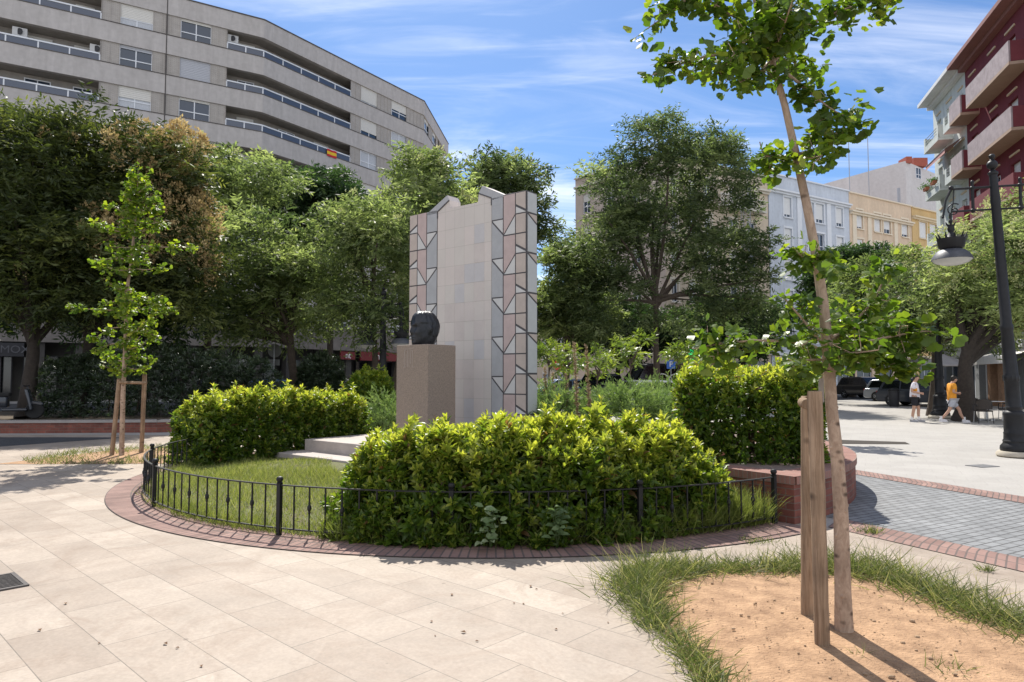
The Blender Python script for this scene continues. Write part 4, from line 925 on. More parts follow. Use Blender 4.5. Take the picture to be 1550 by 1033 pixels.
# plinth
pc = at(647.5, 560, 12.55); PC = Vector((pc.x, pc.y)); pz = at(647.5, 521, 12.55).z
pl = thing('plinth', 'square speckled pink granite plinth carrying the bronze head', 'plinth', (pc.x, pc.y, 0)); gran = mat('granite', (.30, .235, .19), .75, .35, 45, .25, 90)
a, c = -ME, -MN; poly = [PC, PC + c * .74, PC + c * .74 + a * .86, PC + a * .86]
b = MB(pl.location); b.prism([tuple(v) for v in poly], .41, pz); b.build('block', gran, pl, bevel=.012)
b = MB(pl.location); mg = PC + a * .52 + MN * .004; mz = at(625, 543, 12.8).z
def stroke(u0, z0, u1, z1, t=.011):
    dv = Vector((u1 - u0, z1 - z0)).normalized(); nv = Vector((-dv.y, dv.x)) * t / 2
    plate(b, [(u0 - nv.x, z0 - nv.y), (u1 - nv.x, z1 - nv.y), (u1 + nv.x, z1 + nv.y), (u0 + nv.x, z0 + nv.y)], .004, -.01, org=mg, e=ME, n=MN, back=False)
for u in (-.11, -.02, .02, .11): stroke(u, mz - .16, u, mz + .16)
stroke(-.10, mz + .18, .10, mz + .18); stroke(-.11, mz + .15, -.06, mz + .15); stroke(.06, mz + .15, .11, mz + .15); stroke(-.13, mz - .16, -.06, mz - .16); stroke(.10, mz - .16, .17, mz - .16); stroke(-.06, mz + .08, -.06, mz - .16); stroke(.06, mz + .15, .06, mz - .1)
b.build('monogram', mat('monogram_line', (.40, .33, .29), .8, .05), pl)
# bronze head
bz = thing('bronze_head', 'large dark bronze portrait head standing on the granite plinth', 'sculpture', (PC.x + a.x * .45 + c.x * .36, PC.y + a.y * .45 + c.y * .36, pz))
bm = bmesh.new(); bmesh.ops.create_icosphere(bm, subdivisions=6, radius=1); FD = Vector((-.80, -.60, 0)).normalized(); SD = Vector((-FD.y, FD.x, 0))
G = lambda x, y, z, c_, s: math.exp(-((x - c_[0]) / s[0]) ** 2 - ((y - c_[1]) / s[1]) ** 2 - ((z - c_[2]) / s[2]) ** 2)
for v in bm.verts:
    x, y, z = v.co
    sx_ = 1.0
    p = Vector((math.copysign(abs(x) ** .74, x) * .252, math.copysign(abs(y) ** .78, y) * .188, math.copysign(abs(z) ** .62, z) * .345)); q = p.copy()
    # skull swells at the back, jaw and neck narrow below
    t = min(1, max(0, (-.03 - p.z) / .28))
    if p.x < 0: q.x *= 1 - .30 * t ** 1.3; q.x -= .045 * G(p.x, p.y, p.z, (-.24, 0, .06), (.2, .3, .16))
    else: q.x *= 1 + .05 * t
    q.y *= 1 - .10 * t ** 1.3
    f = max(0, x)
    q.x += f * (.055 * G(0, p.y, p.z, (0, 0, -.055), (1, .038, .055)) + .03 * G(0, p.y, p.z, (0, 0, .01), (1, .03, .06)))      # nose
    q.x += f * (.028 * G(0, p.y, p.z, (0, 0, .075), (1, .13, .03)))                                                          # brow
    for sy in (-1, 1):
        q.x -= f * .045 * G(0, p.y, p.z, (0, sy * .075, .025), (1, .042, .030)); q.x += f * .016 * G(0, p.y, p.z, (0, sy * .075, .022), (1, .022, .016))
        q.x += f * .02 * G(0, p.y, p.z, (0, sy * .12, -.04), (1, .05, .05))
        q.y += sy * .045 * G(p.x, p.y, p.z, (-.02, sy * .21, .0), (.035, .12, .06)); q.y -= sy * .012 * G(p.x, p.y, p.z, (-.012, sy * .21, .0), (.015, .12, .03))
    q.x += f * (.024 * G(0, p.y, p.z, (0, 0, -.135), (1, .06, .014)) + .024 * G(0, p.y, p.z, (0, 0, -.165), (1, .05, .014)) - .02 * G(0, p.y, p.z, (0, 0, -.15), (1, .06, .006)))
    q.x += f * .04 * G(0, p.y, p.z, (0, 0, -.245), (1, .07, .05))                                                            # chin
    q *= 1 + .010 * math.sin(p.x * 38 + p.z * 21) * math.sin(p.y * 31 + p.z * 17)
    if p.z > .10 or p.x < -.08 and p.z > -.12: q *= 1.035 + .016 * math.sin(math.atan2(p.y, p.x) * 14 + p.z * 20)
    q.z = q.z * (1.18 if q.z < 0 else .97); q.z = max(q.z, -.312)
    q.x += .02
    v.co = FD * q.x + SD * q.y + Vector((0, 0, q.z + .310))
me = bpy.data.meshes.new('head'); bm.to_mesh(me); bm.free(); me.polygons.foreach_set('use_smooth', [True] * len(me.polygons)); me.materials.append(mat('bronze', (.035, .036, .042), .38, .35, 9, .25, 30, metal=.55, spec=.5, var2=(.02, .022, .026))); link('head', me, bz)

# ================================================================== FENCE
iron = mat('black_iron', (.012, .012, .013), .5, .3, 12, .1, 80, spec=.35)
fr_ = thing('iron_fence', 'low curved black wrought iron fence round the front of the garden bed', 'fence', (*cp(-112, RF), 0)); FO = fr_.location
FA = [-55.2, -74, -93.5, -112.8, -139.9, -163, -186, -205]
def arc(a0, a1, r, z, n): return [(*cp(a0 + (a1 - a0) * i / n, r), z) for i in range(n + 1)]
b = MB(FO); path = arc(FA[0], FA[-1], RF, 0, 90)
for i in range(90):
    p, q = Vector(path[i]), Vector(path[i + 1]); m_ = (p + q) / 2; e = q - p; b.box((m_.x, m_.y, .525), (e.length + .002, .026, .012), math.atan2(e.y, e.x))
b.build('top_rail', iron, fr_)
b = MB(FO)
for i in range(90):
    p, q = Vector(path[i]), Vector(path[i + 1]); m_ = (p + q) / 2; e = q - p; b.box((m_.x, m_.y, .085), (e.length + .002, .026, .012), math.atan2(e.y, e.x))
b.build('bottom_rail', iron, fr_)
pm = None; bal = [None, None]
for a0, a1 in zip(FA, FA[1:] + [None]):
    loc = Vector((*cp(a0, RF), 0)) - FO
    if pm is None:
        b = MB(); b.box((0, 0, .27), (.044, .044, .54)); b.lathe([(.03, .54), (.034, .548), (.022, .556), (.034, .575), (.036, .59), (.026, .608), (0, .615)], (0, 0, 0), 12); pm = b.build('post', iron, fr_); po = pm
    else: po = pm.copy(); COL.objects.link(po)
    po.location = loc; po.rotation_euler = (0, 0, R_(a0))
    if a1 is None: break
    n = max(4, round(abs(a1 - a0) / 27.1 * 14))
    for k in range(1, n):
        i = k % 2; l2 = Vector((*cp(a0 + (a1 - a0) * k / n, RF), 0)) - FO
        if bal[i] is None:
            b = MB()
            if i: b.box((0, 0, .305), (.013, .013, .43))
            else: b.box((0, 0, .305), (.013, .013, .43)); b.lathe([(.007, .25), (.014, .265), (.010, .275), (.021, .30), (.021, .325), (.010, .35), (.014, .36), (.007, .375)], (0, 0, 0), 8)
            bal[i] = b.build('baluster', iron, fr_); o = bal[i]
        else: o = bal[i].copy(); COL.objects.link(o)
        o.location = l2; o.rotation_euler = (0, 0, R_(a0 + (a1 - a0) * k / n))

# ================================================================== HEDGES
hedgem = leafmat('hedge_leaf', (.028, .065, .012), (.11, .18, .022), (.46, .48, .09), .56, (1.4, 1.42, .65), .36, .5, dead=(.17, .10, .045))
hedgem2 = leafmat('hedge_leaf_far', (.03, .07, .012), (.10, .17, .02), (.38, .41, .06), .52, (1.4, 1.45, .65), .38, .45, dead=(.16, .10, .04))
woodm = mat('hedge_wood', (.07, .05, .035), .9, .3, 12)
def hedge(name, label, cat, path, hw, h, z0, p, nsh, L, nl, seed, m, lump=.07, T=T_LANCE, asp=.40, extra=0, up=.6, top=None, depth=.25, group=None):
    rs = np.random.RandomState(seed); P, Nw, sc = hedge_points(rs, path, hw, h, z0, p, nsh, lump, depth)
    if top is not None: P[:, 2] *= 1 + top(P)
    if extra:                                   # long loose shoots rising over the clipped top
        s = rs.choice(np.where(Nw[:, 2] > .6)[0], extra); c = rs.randint(0, max(1, extra // 5), extra); E_ = []
        for i in s:
            hh = rs.uniform(.05, .16) + .14 * (rs.uniform() < .12)
            for t in np.linspace(0, 1, 4): E_.append(P[i] + np.array([rs.normal() * .02, rs.normal() * .02, hh * t]))
        P = np.concatenate([P, np.array(E_)]); Nw = np.concatenate([Nw, np.tile([[0, 0, 1.]], (len(E_), 1))]); sc = np.concatenate([sc, np.ones(len(E_))])
    # young yellow-green growth sits on the shoots of the upper surface of a clipped hedge
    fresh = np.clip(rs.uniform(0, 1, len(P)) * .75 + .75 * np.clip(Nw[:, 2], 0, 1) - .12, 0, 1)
    mid = np.array(path).mean(0); root = thing(name, label, cat, (mid[0], mid[1], z0), group); O = np.array(root.location)
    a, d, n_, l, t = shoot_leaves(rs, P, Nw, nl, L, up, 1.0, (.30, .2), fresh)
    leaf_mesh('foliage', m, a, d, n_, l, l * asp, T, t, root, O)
    b = MB(root.location); pa = np.array(path, float)
    for i in range(int(8 + hw * 6)):
        k = rs.uniform(.15 * (len(pa) - 1), .85 * (len(pa) - 1)); j = int(k); q = pa[j] + (pa[j + 1] - pa[j]) * (k - j); x, y = q[:2] + rs.normal(size=2) * hw * .2
        tp = (x + rs.normal() * .2, y + rs.normal() * .2, z0 + h * rs.uniform(.6, .9)); b.tube([(x, y, z0 - .02), ((x + tp[0]) / 2 + .03, (y + tp[1]) / 2, z0 + h * .35), tp], [.022, .016, .008], 5)
    b.build('stem', woodm, root, smooth=True); return root
arcp = lambda a0, a1, r, n=9: [cp(a0 + (a1 - a0) * i / n, r) for i in range(n + 1)]
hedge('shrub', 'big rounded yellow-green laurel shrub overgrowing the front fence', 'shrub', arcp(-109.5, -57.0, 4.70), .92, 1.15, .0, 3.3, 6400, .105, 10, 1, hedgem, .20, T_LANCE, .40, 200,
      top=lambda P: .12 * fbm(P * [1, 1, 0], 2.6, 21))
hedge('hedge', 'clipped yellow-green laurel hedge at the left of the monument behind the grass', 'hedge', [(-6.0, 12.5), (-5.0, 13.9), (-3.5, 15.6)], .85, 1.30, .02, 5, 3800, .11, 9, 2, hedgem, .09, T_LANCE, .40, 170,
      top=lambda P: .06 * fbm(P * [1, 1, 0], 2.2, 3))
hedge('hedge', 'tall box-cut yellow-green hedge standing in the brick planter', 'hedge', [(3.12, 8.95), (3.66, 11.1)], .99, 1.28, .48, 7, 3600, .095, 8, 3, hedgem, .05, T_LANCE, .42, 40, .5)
hedge('hedge', 'small rounded yellow-green hedge far behind, left of the plinth', 'hedge', [(-5.4, 22.3), (-3.9, 22.6)], .8, 1.86, 0, 4, 1500, .13, 8, 4, hedgem2, .06, T_FOLD, .42, 24)
oleander = leafmat('oleander_leaf', (.015, .028, .014), (.035, .06, .028), (.09, .12, .07), .25, None, .28, .7)
hedge('oleander_hedge', 'dark dense oleander hedge behind the low brick wall at the left', 'hedge', [(-16.5, 23.3), (-11, 23.8), (-8.2, 24.6)], .9, 2.2, .35, 4, 2600, .17, 9, 5, oleander, .15, T_FOLD, .22, 30, .8)
hedge('oleander_hedge', 'oleander hedge with pale glinting leaves, right half of the row behind the brick wall', 'hedge', [(-8.2, 26.6), (-7, 27.6), (-9.8, 26.0)][:2] + [(-9.2, 27.2)][:0], .9, 2.3, .2, 4, 1500, .17, 9, 6, oleander, .15, T_FOLD, .22, 20, .8)

# ------------------------------------------------------------------ junipers and small plants in the bed
junim = leafmat('juniper_leaf', (.07, .12, .045), (.14, .21, .08), (.25, .32, .13), .45, (1.2, 1.3, .7), .6, .25)
def juniper(label, c, r, seed, n=420, grp='feathery junipers in the garden bed', m=junim):
    rs = np.random.RandomState(seed); c = np.array(c, float); root = thing('juniper', label, 'shrub', c, grp)
    d = rsph(rs, n); d[:, 2] = np.abs(d[:, 2]); d[:, 2] = d[:, 2] * .9 + .12; d = nrm(d); k = rs.uniform(.35, .9, n)
    k = k * (1 + .25 * fbm(d * 2, 2.0, seed)); S = c + d * np.array(r) * k[:, None]; A = nrm(d * np.array([1, 1, .45]) + rs.normal(size=(n, 3)) * .25 + np.array([0, 0, .25]))
    nl = 26; t = (np.arange(nl) + .5) / nl; sl = .42 * rs.uniform(.6, 1.3, n); sd_ = nrm(np.cross(A, rs.normal(size=(n, 3))))
    pos = S[:, None] + A[:, None] * (t[None, :, None] * sl[:, None, None]); pos[:, :, 2] -= .25 * t[None] ** 2 * sl[:, None]
    dd = A[:, None] * .9 + rs.normal(size=(n, nl, 3)) * .45; L = .10 * rs.uniform(.6, 1.3, n * nl)
    leaf_mesh('foliage', m, pos.reshape(-1, 3), dd.reshape(-1, 3), rs.normal(size=(n * nl, 3)), L, L * .16, T_QUAD, (np.repeat(rs.uniform(.15, .8, n), nl) + np.tile(t * .3, n)), root, c)
    b = MB(root.location)
    for i in range(12): v = c + d[i] * np.array(r) * .7; b.tube([c, (c + v) / 2, v], [.03, .02, .008], 5)
    b.build('stem', woodm, root)
juniper('soft green juniper bush close to the left side of the plinth', gr(575, 668) * Vector((1, 1, 0)) + Vector((-.1, 1.2, 0)), (.85, .8, 1.2), 31)
juniper('wide feathery juniper bush between the monument and the planter hedge', at(955, 630, 14.3) * 1.0 + Vector((0, 0, -.1)), (1.25, 1.0, .75), 32, 620)
juniper('small bright juniper right beside the monument edge', at(838, 640, 14.0), (.62, .6, .75), 33, 300)
juniper('juniper bush behind the wide one, near the planter hedge', at(1010, 640, 17), (.9, .9, 1.2), 34, 360)
spikem = leafmat('dry_spike', (.20, .13, .08), (.36, .26, .16), (.52, .42, .30), .2, (1, 1, .8), .8, .2)
acl = leafmat('acanthus_leaf', (.03, .07, .02), (.06, .13, .03), (.12, .2, .04), .35)
labs = ['tallest dry brown acanthus flower spike right of the monument', 'dry acanthus spike just right of the tallest one', 'short dry acanthus spike nearest the monument edge', 'short thin dry acanthus spike between the others', 'slim dry acanthus spike leaning beside the tallest one']
for i, (px, yt, Y) in enumerate(((869, 518, 13.4), (887, 522, 13.8), (824, 556, 14.2), (836, 564, 14.6), (856, 566, 13.9))):
    rs = np.random.RandomState(50 + i); bs = at(px + 8, 560, Y); tp = at(px, yt, Y); c = (bs.x, bs.y, .1); root = thing('acanthus', labs[i], 'plant', c, 'dry acanthus flower spikes')
    b = MB(c); b.tube([(bs.x, bs.y, .08), ((bs.x + tp.x) / 2, tp.y, tp.z / 2), (tp.x, tp.y, tp.z)], [.018, .014, .006], 6); b.build('stem', mat('dry_stem', (.22, .15, .09), .9), root)
    n = 210; t = rs.uniform(.32, 1, n); q = np.array([bs.x, bs.y, .08]) * (1 - t[:, None]) + np.array(tp) * t[:, None]; az = rs.uniform(0, 6.28, n)
    D = np.stack([np.cos(az), np.sin(az), rs.uniform(.2, .9, n)], 1); L = .085 * (1.15 - t * .55) * rs.uniform(.8, 1.2, n)
    leaf_mesh('flower', spikem, q, D, rs.normal(size=(n, 3)), L, L * .55, T_FOLD, rs.uniform(0, 1, n), root, c)
    n = 14; az = rs.uniform(0, 6.28, n); D = np.stack([np.cos(az), np.sin(az), rs.uniform(.3, .9, n)], 1)
    leaf_mesh('foliage', acl, np.tile([bs.x, bs.y, .1], (n, 1)), D, np.tile([0, 0, 1.], (n, 1)) + rs.normal(size=(n, 3)) * .2, .55, .2, T_LANCE, rs.uniform(0, 1, n), root, c)

# ------------------------------------------------------------------ grass and weeds
grassm = leafmat('grass_blade', (.10, .14, .028), (.26, .285, .085), (.48, .44, .22), .48, (1.25, 1.3, .75), .5, .3)
def blades(name, P, hgt, seed, wd=.006, tilt=.45, tone=(.4, .2), m=grassm, kind='stuff', parent=None):
    rs = np.random.RandomState(seed); n = len(P); D = rs.normal(size=(n, 3)) * tilt; D[:, 2] = 1; Nn = rs.normal(size=(n, 3)); Nn[:, 2] = -.2
    L = hgt * rs.uniform(.45, 1.3, n); o = leaf_mesh(name, m, P, D, Nn, L, wd * rs.uniform(.7, 1.4, n), T_BLADE, rs.normal(tone[0], tone[1], n), parent)
    if kind: tag(o, kind=kind)
    return o
rs = np.random.RandomState(77)
def bedz(r): return np.interp(r, ring_r[::-1], zz_[::-1])
n = 42000; a = R_(1) * rs.uniform(-215, -70, n); r = 5.5 * np.sqrt(rs.uniform(.28, 1, n)); P = np.column_stack([CX + r * np.cos(a), CY + r * np.sin(a), bedz(r) - .01])
keep = fbm(P, 1.6, 4) + rs.uniform(-.9, .9, n) > -.55; P = P[keep]
blades('grass', P, .12 * np.clip(.85 + .9 * fbm(P, 2.6, 9), .35, 2.2), 78, .006)
n = 9000; a = R_(1) * rs.uniform(-200, -54, n); r = rs.normal(5.44, .07, n); P = np.column_stack([CX + r * np.cos(a), CY + r * np.sin(a), np.full(n, .015)])
keep = fbm(P, 2.5, 14) + rs.uniform(-.5, .5, n) > -.1; P = P[keep]; blades('grass', P, .17, 79, .006, .6, (.35, .2))
n = 5200; a = R_(1) * rs.uniform(-72, -55.5, n); r = rs.uniform(5.0, 5.55, n); P = np.column_stack([CX + r * np.cos(a), CY + r * np.sin(a), np.full(n, .03)]); blades('grass', P, .36 * np.clip(.75 + .5 * fbm(P, 3, 2), .4, 1.3), 80, .008, .42, (.25, .15))
n = 2600; a = R_(1) * rs.uniform(-108, -70, n); r = rs.uniform(5.3, 5.62, n); P = np.column_stack([CX + r * np.cos(a), CY + r * np.sin(a), np.full(n, .02)]); blades('grass', P, .28, 81, .007, .5, (.2, .12))
# tree pit in front
pit = [(.95, 2.9), (1.0, 3.7), (.95, 5.35), (1.25, 5.95), (2.1, 6.0), (2.95, 6.05), (3.25, 5.7), (3.45, 4.6), (3.7, 3.0)]
b = MB(); ctr = (2.2, 4.5)
for i in range(len(pit)):
    p, q = pit[i], pit[(i + 1) % len(pit)]; m1, m2_ = [((p[k] + ctr[k]) / 2) for k in (0, 1)], [((q[k] + ctr[k]) / 2) for k in (0, 1)]
    b.face([(*p, .008), (*m1, .03), (*m2_, .03), (*q, .008)]); b.face([(*m1, .03), (*ctr, .05), (*m2_, .03)])
for f in b.f: f.reverse()
tag(b.build('tree_pit_soil', dirt), kind='structure')
band = np.array([(1.12, 3.0), (1.05, 3.9), (.95, 4.7), (.92, 5.3), (1.15, 5.72), (1.7, 5.85), (2.3, 5.88), (2.9, 5.9), (3.08, 5.4), (3.2, 4.8), (3.42, 4.2), (3.65, 3.4)])
wid = np.array([.10, .10, .12, .20, .24, .17, .18, .24, .22, .2, .22, .2]); hts = np.array([.16, .17, .20, .30, .30, .19, .22, .30, .28, .26, .26, .26])
n = 9800; k = rs.uniform(0, len(band) - 1.001, n); j = k.astype(int); f = (k - j)[:, None]; q = band[j] * (1 - f) + band[j + 1] * f; wv = np.interp(k, range(len(wid)), wid); hv = np.interp(k, range(len(hts)), hts)
q = q + rs.normal(size=(n, 2)) * wv[:, None] * .62; P = np.column_stack([q, np.full(n, .012)]); keep = fbm(P, 3.5, 3) + rs.uniform(-.8, .8, n) > -.55
weedm = leafmat('weed_blade', (.06, .085, .03), (.145, .175, .065), (.50, .43, .26), .42, (1.3, 1.4, .7), .5, .3)
blades('weeds', P[keep], hv[keep] * .85, 82, .0055, 1.15, (.45, .28), weedm)
# small clods and stones on the bare soil
n = 900; q = np.column_stack([rs.uniform(1.1, 3.5, n), rs.uniform(3.0, 5.7, n)]); b = MB(); clod = mat('clod', (.36, .245, .155), .95, .4, 30)
for x, y in q:
    r_ = .0035 * rs.lognormal(0, .55); zc_ = .03 + .02 * max(0, 1 - math.hypot((x - 2.2) / 1.2, (y - 4.5) / 1.4)); b.blob((x, y, zc_), (r_ * rs.uniform(.8, 1.6), r_ * rs.uniform(.8, 1.4), r_ * .7), 5, 4)
tag(b.build('gravel', clod), kind='stuff')
def tuft(label, p, n, h, seed, sp=.1):
    rs = np.random.RandomState(seed); P = np.column_stack([p[0] + rs.normal(size=n) * sp, p[1] + rs.normal(size=n) * sp * .7, np.full(n, .012)]); o = blades('grass_tuft', P, h, seed, .006, .8, (.4, .2), weedm, None); tag(o, label, 'grass tuft', 'weed tufts on the paving')
tuft('low grass tuft on the red brick strip just right of the near ginkgo trunk', gr(1318, 808), 120, .09, 83, .06)
tuft('tiny grass tuft on the pale paving near the right edge', gr(1495, 866), 60, .07, 84, .03)
tuft('thin grass tuft on the paving left of the wooden stakes', gr(1150, 822), 110, .06, 85, .10)
tuft('small grass tuft in the bare soil right of the near ginkgo trunk', gr(1300, 1000), 26, .09, 86, .03)
tuft('sparse grass tuft in the bare soil at the bottom edge', gr(1440, 1022), 40, .10, 87, .07)
# pale leaved weeds in front of the shrub
weedl = leafmat('pale_weed', (.10, .15, .06), (.22, .30, .14), (.42, .48, .30), .4, (1.1, 1.2, .8), .5, .3)
for i, (px, py, lab) in enumerate(((742, 800, 'pale leafy weed growing through the fence at the front of the big shrub'), (845, 812, 'darker leafy weed growing through the fence, right of the pale one'))):
    rs = np.random.RandomState(90 + i); c = gr(px, 838); c.y += .16; root = thing('weed_plant', lab, 'plant', c); n = 40; az = rs.uniform(0, 6.28, n); hz_ = rs.uniform(.08, .42, n)
    P = np.column_stack([c.x + rs.normal(size=n) * .05, c.y - .1 + rs.normal(size=n) * .05, hz_]); D = np.stack([np.cos(az), np.sin(az) - .4, rs.uniform(-.1, .5, n)], 1)
    leaf_mesh('foliage', weedl, P, D, np.tile([0, -.5, 1.], (n, 1)) + rs.normal(size=(n, 3)) * .3, .09 * rs.uniform(.7, 1.3, n), .055, T_LANCE, rs.uniform(.2, 1, n) if i == 0 else rs.uniform(0, .3, n), root, c)
    b = MB(c)
    for s_ in range(4): b.tube([(c.x, c.y, 0), (c.x + rs.normal() * .05, c.y - .1, .42)], [.005, .003], 4)
    b.build('stem', mat('weed_stem', (.08, .12, .04), .8), root)
# fallen leaves
fl_m = mat('fallen_leaf', (.16, .08, .035), .8, .4, 20)
b = MB(); b.add([(0, 0, .004), (.02, .012, .014), (.045, 0, .006), (.022, -.014, .012)], [(0, 3, 2, 1), (0, 1, 2, 3)][:1]); base = None
for i in range(22):
    px, py = rs.uniform(650, 1000), rs.uniform(870, 990)
    if i > 15: px, py = rs.uniform(40, 500), rs.uniform(800, 1010)
    p = gr(px, py, .006)
    if base is None: base = b.build('fallen_leaf', fl_m); o = base
    else: o = base.copy(); COL.objects.link(o)
    o.location = p; o.rotation_euler = (0, 0, rs.uniform(0, 6)); s_ = rs.uniform(.4, 1.1); o.scale = (s_, s_, s_); tag(o, 'small dry brown leaf lying on the pale stone paving', 'fallen leaf', 'fallen leaves on the paving')
b = MB(); g = gr(-10, 886)
tr = thing('drain_grate', 'small rusty drain grate set in the paving at the left edge', 'drain', (g.x, g.y, 0)); fm = mat('grate_iron', (.09, .08, .075), .7, .4, 15, .3, 60); b = MB(tr.location)
for i in range(2):
    for sx__, sy__, dx_, dy_ in ((0, .17, .5, .03), (0, -.17, .5, .03), (.235, 0, .03, .31), (-.235, 0, .03, .31)):
        v = Matrix.Rotation(R_(-43), 3, 'Z') @ Vector((sx__, sy__, 0)); b.box((g.x + v.x, g.y + v.y, .010), (dx_, dy_, .014), R_(-43))
    break
b.build('frame', fm, tr); b = MB(tr.location)
for i in range(11): v = Matrix.Rotation(R_(-43), 3, 'Z') @ Vector((-.2 + i * .04, 0, 0)); b.box((g.x + v.x, g.y + v.y, .008), (.012, .31, .01), R_(-43))
b.build('bars', fm, tr); b = MB(tr.location); b.box((g.x, g.y, .0045), (.46, .31, .002), R_(-43)); b.build('pit', mat('pit_dark', (.02, .02, .02), .9), tr)

# ================================================================== TREES
bark = mat('bark', (.085, .065, .05), .95, .4, 9, .7, 40); barkd = mat('bark_dark', (.05, .04, .033), .95, .4, 9, .7, 40); ginkbark = grainmat('ginkgo_bark', (.52, .39, .295), (.32, .225, .165), (26, 26, 12), .9, .5, 9.0)
lf_green = leafmat('tree_leaf', (.038, .062, .028), (.12, .158, .068), (.28, .32, .145), .54, (1.25, 1.35, .85), .5, .35)
lf_dark = leafmat('added_tree_leaf_dark', (.024, .048, .022), (.05, .09, .035), (.11, .16, .06), .42, (1.2, 1.4, .7), .5, .35)
lf_olive = leafmat('tree_leaf_olive', (.030, .046, .016), (.075, .10, .032), (.20, .225, .075), .48, (1.3, 1.3, .6), .5, .35)
lf_lime = leafmat('tree_leaf_lime', (.055, .082, .034), (.19, .235, .095), (.40, .44, .20), .60, (1.25, 1.35, .85), .5, .35)
fl_tan = leafmat('panicle_tan', (.30, .21, .10), (.52, .40, .20), (.68, .56, .32), .35, (1.1, 1.05, .8), .8, .2)
fl_cream = leafmat('blossom_cream', (.34, .36, .17), (.50, .52, .28), (.66, .66, .42), .4, (1.1, 1.1, .8), .8, .2)
def tree(label, seed, Y, base, fork, lobes, r0, m=lf_green, leaf=.16, dens=1.0, name='tree', bk=bark, flowers=None, clump=(.5, 1.0), spl=.7, group='trees round the square', ntar=8, side=None, droop=.25, tmid=.45):
    rs = np.random.RandomState(seed); bs = at(base[0], base[1], Y); bs.z = base[2] if len(base) > 2 else 0; fk = at(fork[0], fork[1], Y + rs.normal() * .2)
    L = []
    for l in lobes:
        px, py, rx, ry = l[:4]; dy_ = l[4] if len(l) > 4 else rs.normal() * .25 * rx * pxm(Y); Yl = Y + dy_; c = at(px, py, Yl); L.append((tuple(c), (rx * pxm(Yl), min(rx, 1.3 * ry) * pxm(Yl) * .95, ry * pxm(Yl))))
    root = thing(name, label, 'tree', bs, group)
    o, cl = crown('crown', m, L, rs, leaf, dens, root, bs, tmid, clump, spl, droop)
    tg = cl[rs.choice(len(cl), min(ntar, len(cl)), replace=False)]; ct = np.array([np.array(l[0]) for l in L]); tg = np.concatenate([tg, ct])
    trunk_mesh('trunk', bk, bs, fk, r0, tg, rs, root, bs)
    if flowers:
        fm, nf, ln = flowers; pts = []
        for c, r in L:
            k = int(nf * r[0] * r[2] / sum(x[1][0] * x[1][2] for x in L)) + 1; d = rsph(rs, k); d[:, 2] = np.abs(d[:, 2]) * rs.choice([1, -.5], k, p=[.8, .2])
            if side is not None: d = nrm(d + np.array(side))
            pts.append(np.array(c) + d * np.array(r) * rs.uniform(.92, 1.12, (k, 1)))
        panicles('blossom', fm, np.concatenate(pts), rs, root, bs, ln, 46, .10 * ln / .35 * .8)
    return root
tree('broad dark tree with a few tan flower heads at the far left edge', 101, 22.5, (40, 636, .3), (50, 500), [(30, 270, 120, 95), (-40, 380, 110, 110), (90, 390, 110, 90), (60, 215, 90, 50), (-60, 250, 90, 80)], .27, lf_olive, .15, 1.9, bk=barkd, flowers=(fl_tan, 30, .40), tmid=.4)
tree('dark tree edged with tan flower panicles behind the young staked ginkgo', 102, 24.0, (118, 632, .3), (135, 500), [(190, 285, 95, 85), (240, 360, 80, 95), (150, 400, 100, 80), (265, 250, 50, 55), (290, 430, 40, 60)], .24, lf_olive, .15, 1.9, bk=barkd, flowers=(fl_tan, 340, .44), side=(1.1, -.5, .35), tmid=.4)
tree('very dark tree added to deepen the shade between the left trees and the apartment block', 117, 31, (215, 618), (215, 500), [(40, 410, 110, 75), (150, 440, 90, 70), (245, 450, 70, 70), (-60, 430, 90, 70)], .2, lf_dark, .2, 1.7, bk=barkd)  # added tree: covers the facade and darkens the gap under the left crowns
tree('tall feathery green tree rising between the tan flowered tree and the apartment block', 103, 34, (318, 610), (312, 480), [(270, 240, 45, 40), (310, 290, 62, 60), (345, 350, 70, 70), (385, 275, 60, 45), (290, 370, 60, 60)], .24, lf_lime, .20, 1.0, flowers=(fl_cream, 14, .5))
tree('light green feathery tree directly behind the left hedge', 104, 28.5, (455, 612), (436, 500), [(400, 370, 75, 62), (350, 430, 55, 55), (455, 430, 70, 62), (420, 470, 85, 48), (370, 480, 50, 36), (480, 380, 45, 45)], .22, lf_lime, .17, .8, tmid=.45)
tree('dark round crowned tree in front of the apartment block balconies', 105, 40, (500, 605), (498, 480), [(470, 300, 62, 42), (530, 320, 55, 42), (440, 330, 50, 40), (505, 350, 60, 40)], .25, lf_dark, .22, 1.6, bk=barkd)
tree('slender light green tree just left of the monument', 106, 27, (568, 612), (566, 455), [(560, 350, 62, 52), (590, 400, 45, 65), (530, 410, 48, 58), (560, 460, 60, 45), (600, 470, 30, 40), (520, 350, 36, 36)], .15, lf_lime, .16, .75, flowers=(fl_cream, 16, .4), tmid=.42)
tree('bushy pale flowering tree overtopping the left corner of the monument', 107, 31, (594, 612), (612, 490), [(645, 265, 42, 34), (660, 320, 52, 50), (612, 330, 40, 45), (690, 360, 60, 60), (640, 400, 55, 50)], .27, lf_lime, .19, 1.05, flowers=(fl_cream, 60, .5))
tree('airy tree whose two tufts show above the centre of the monument', 108, 37, (742, 605), (745, 430), [(728, 262, 26, 28), (770, 268, 38, 32), (750, 310, 50, 40), (795, 330, 36, 40), (740, 380, 60, 50)], .24, lf_green, .22, 1.0, flowers=(fl_cream, 14, .5))
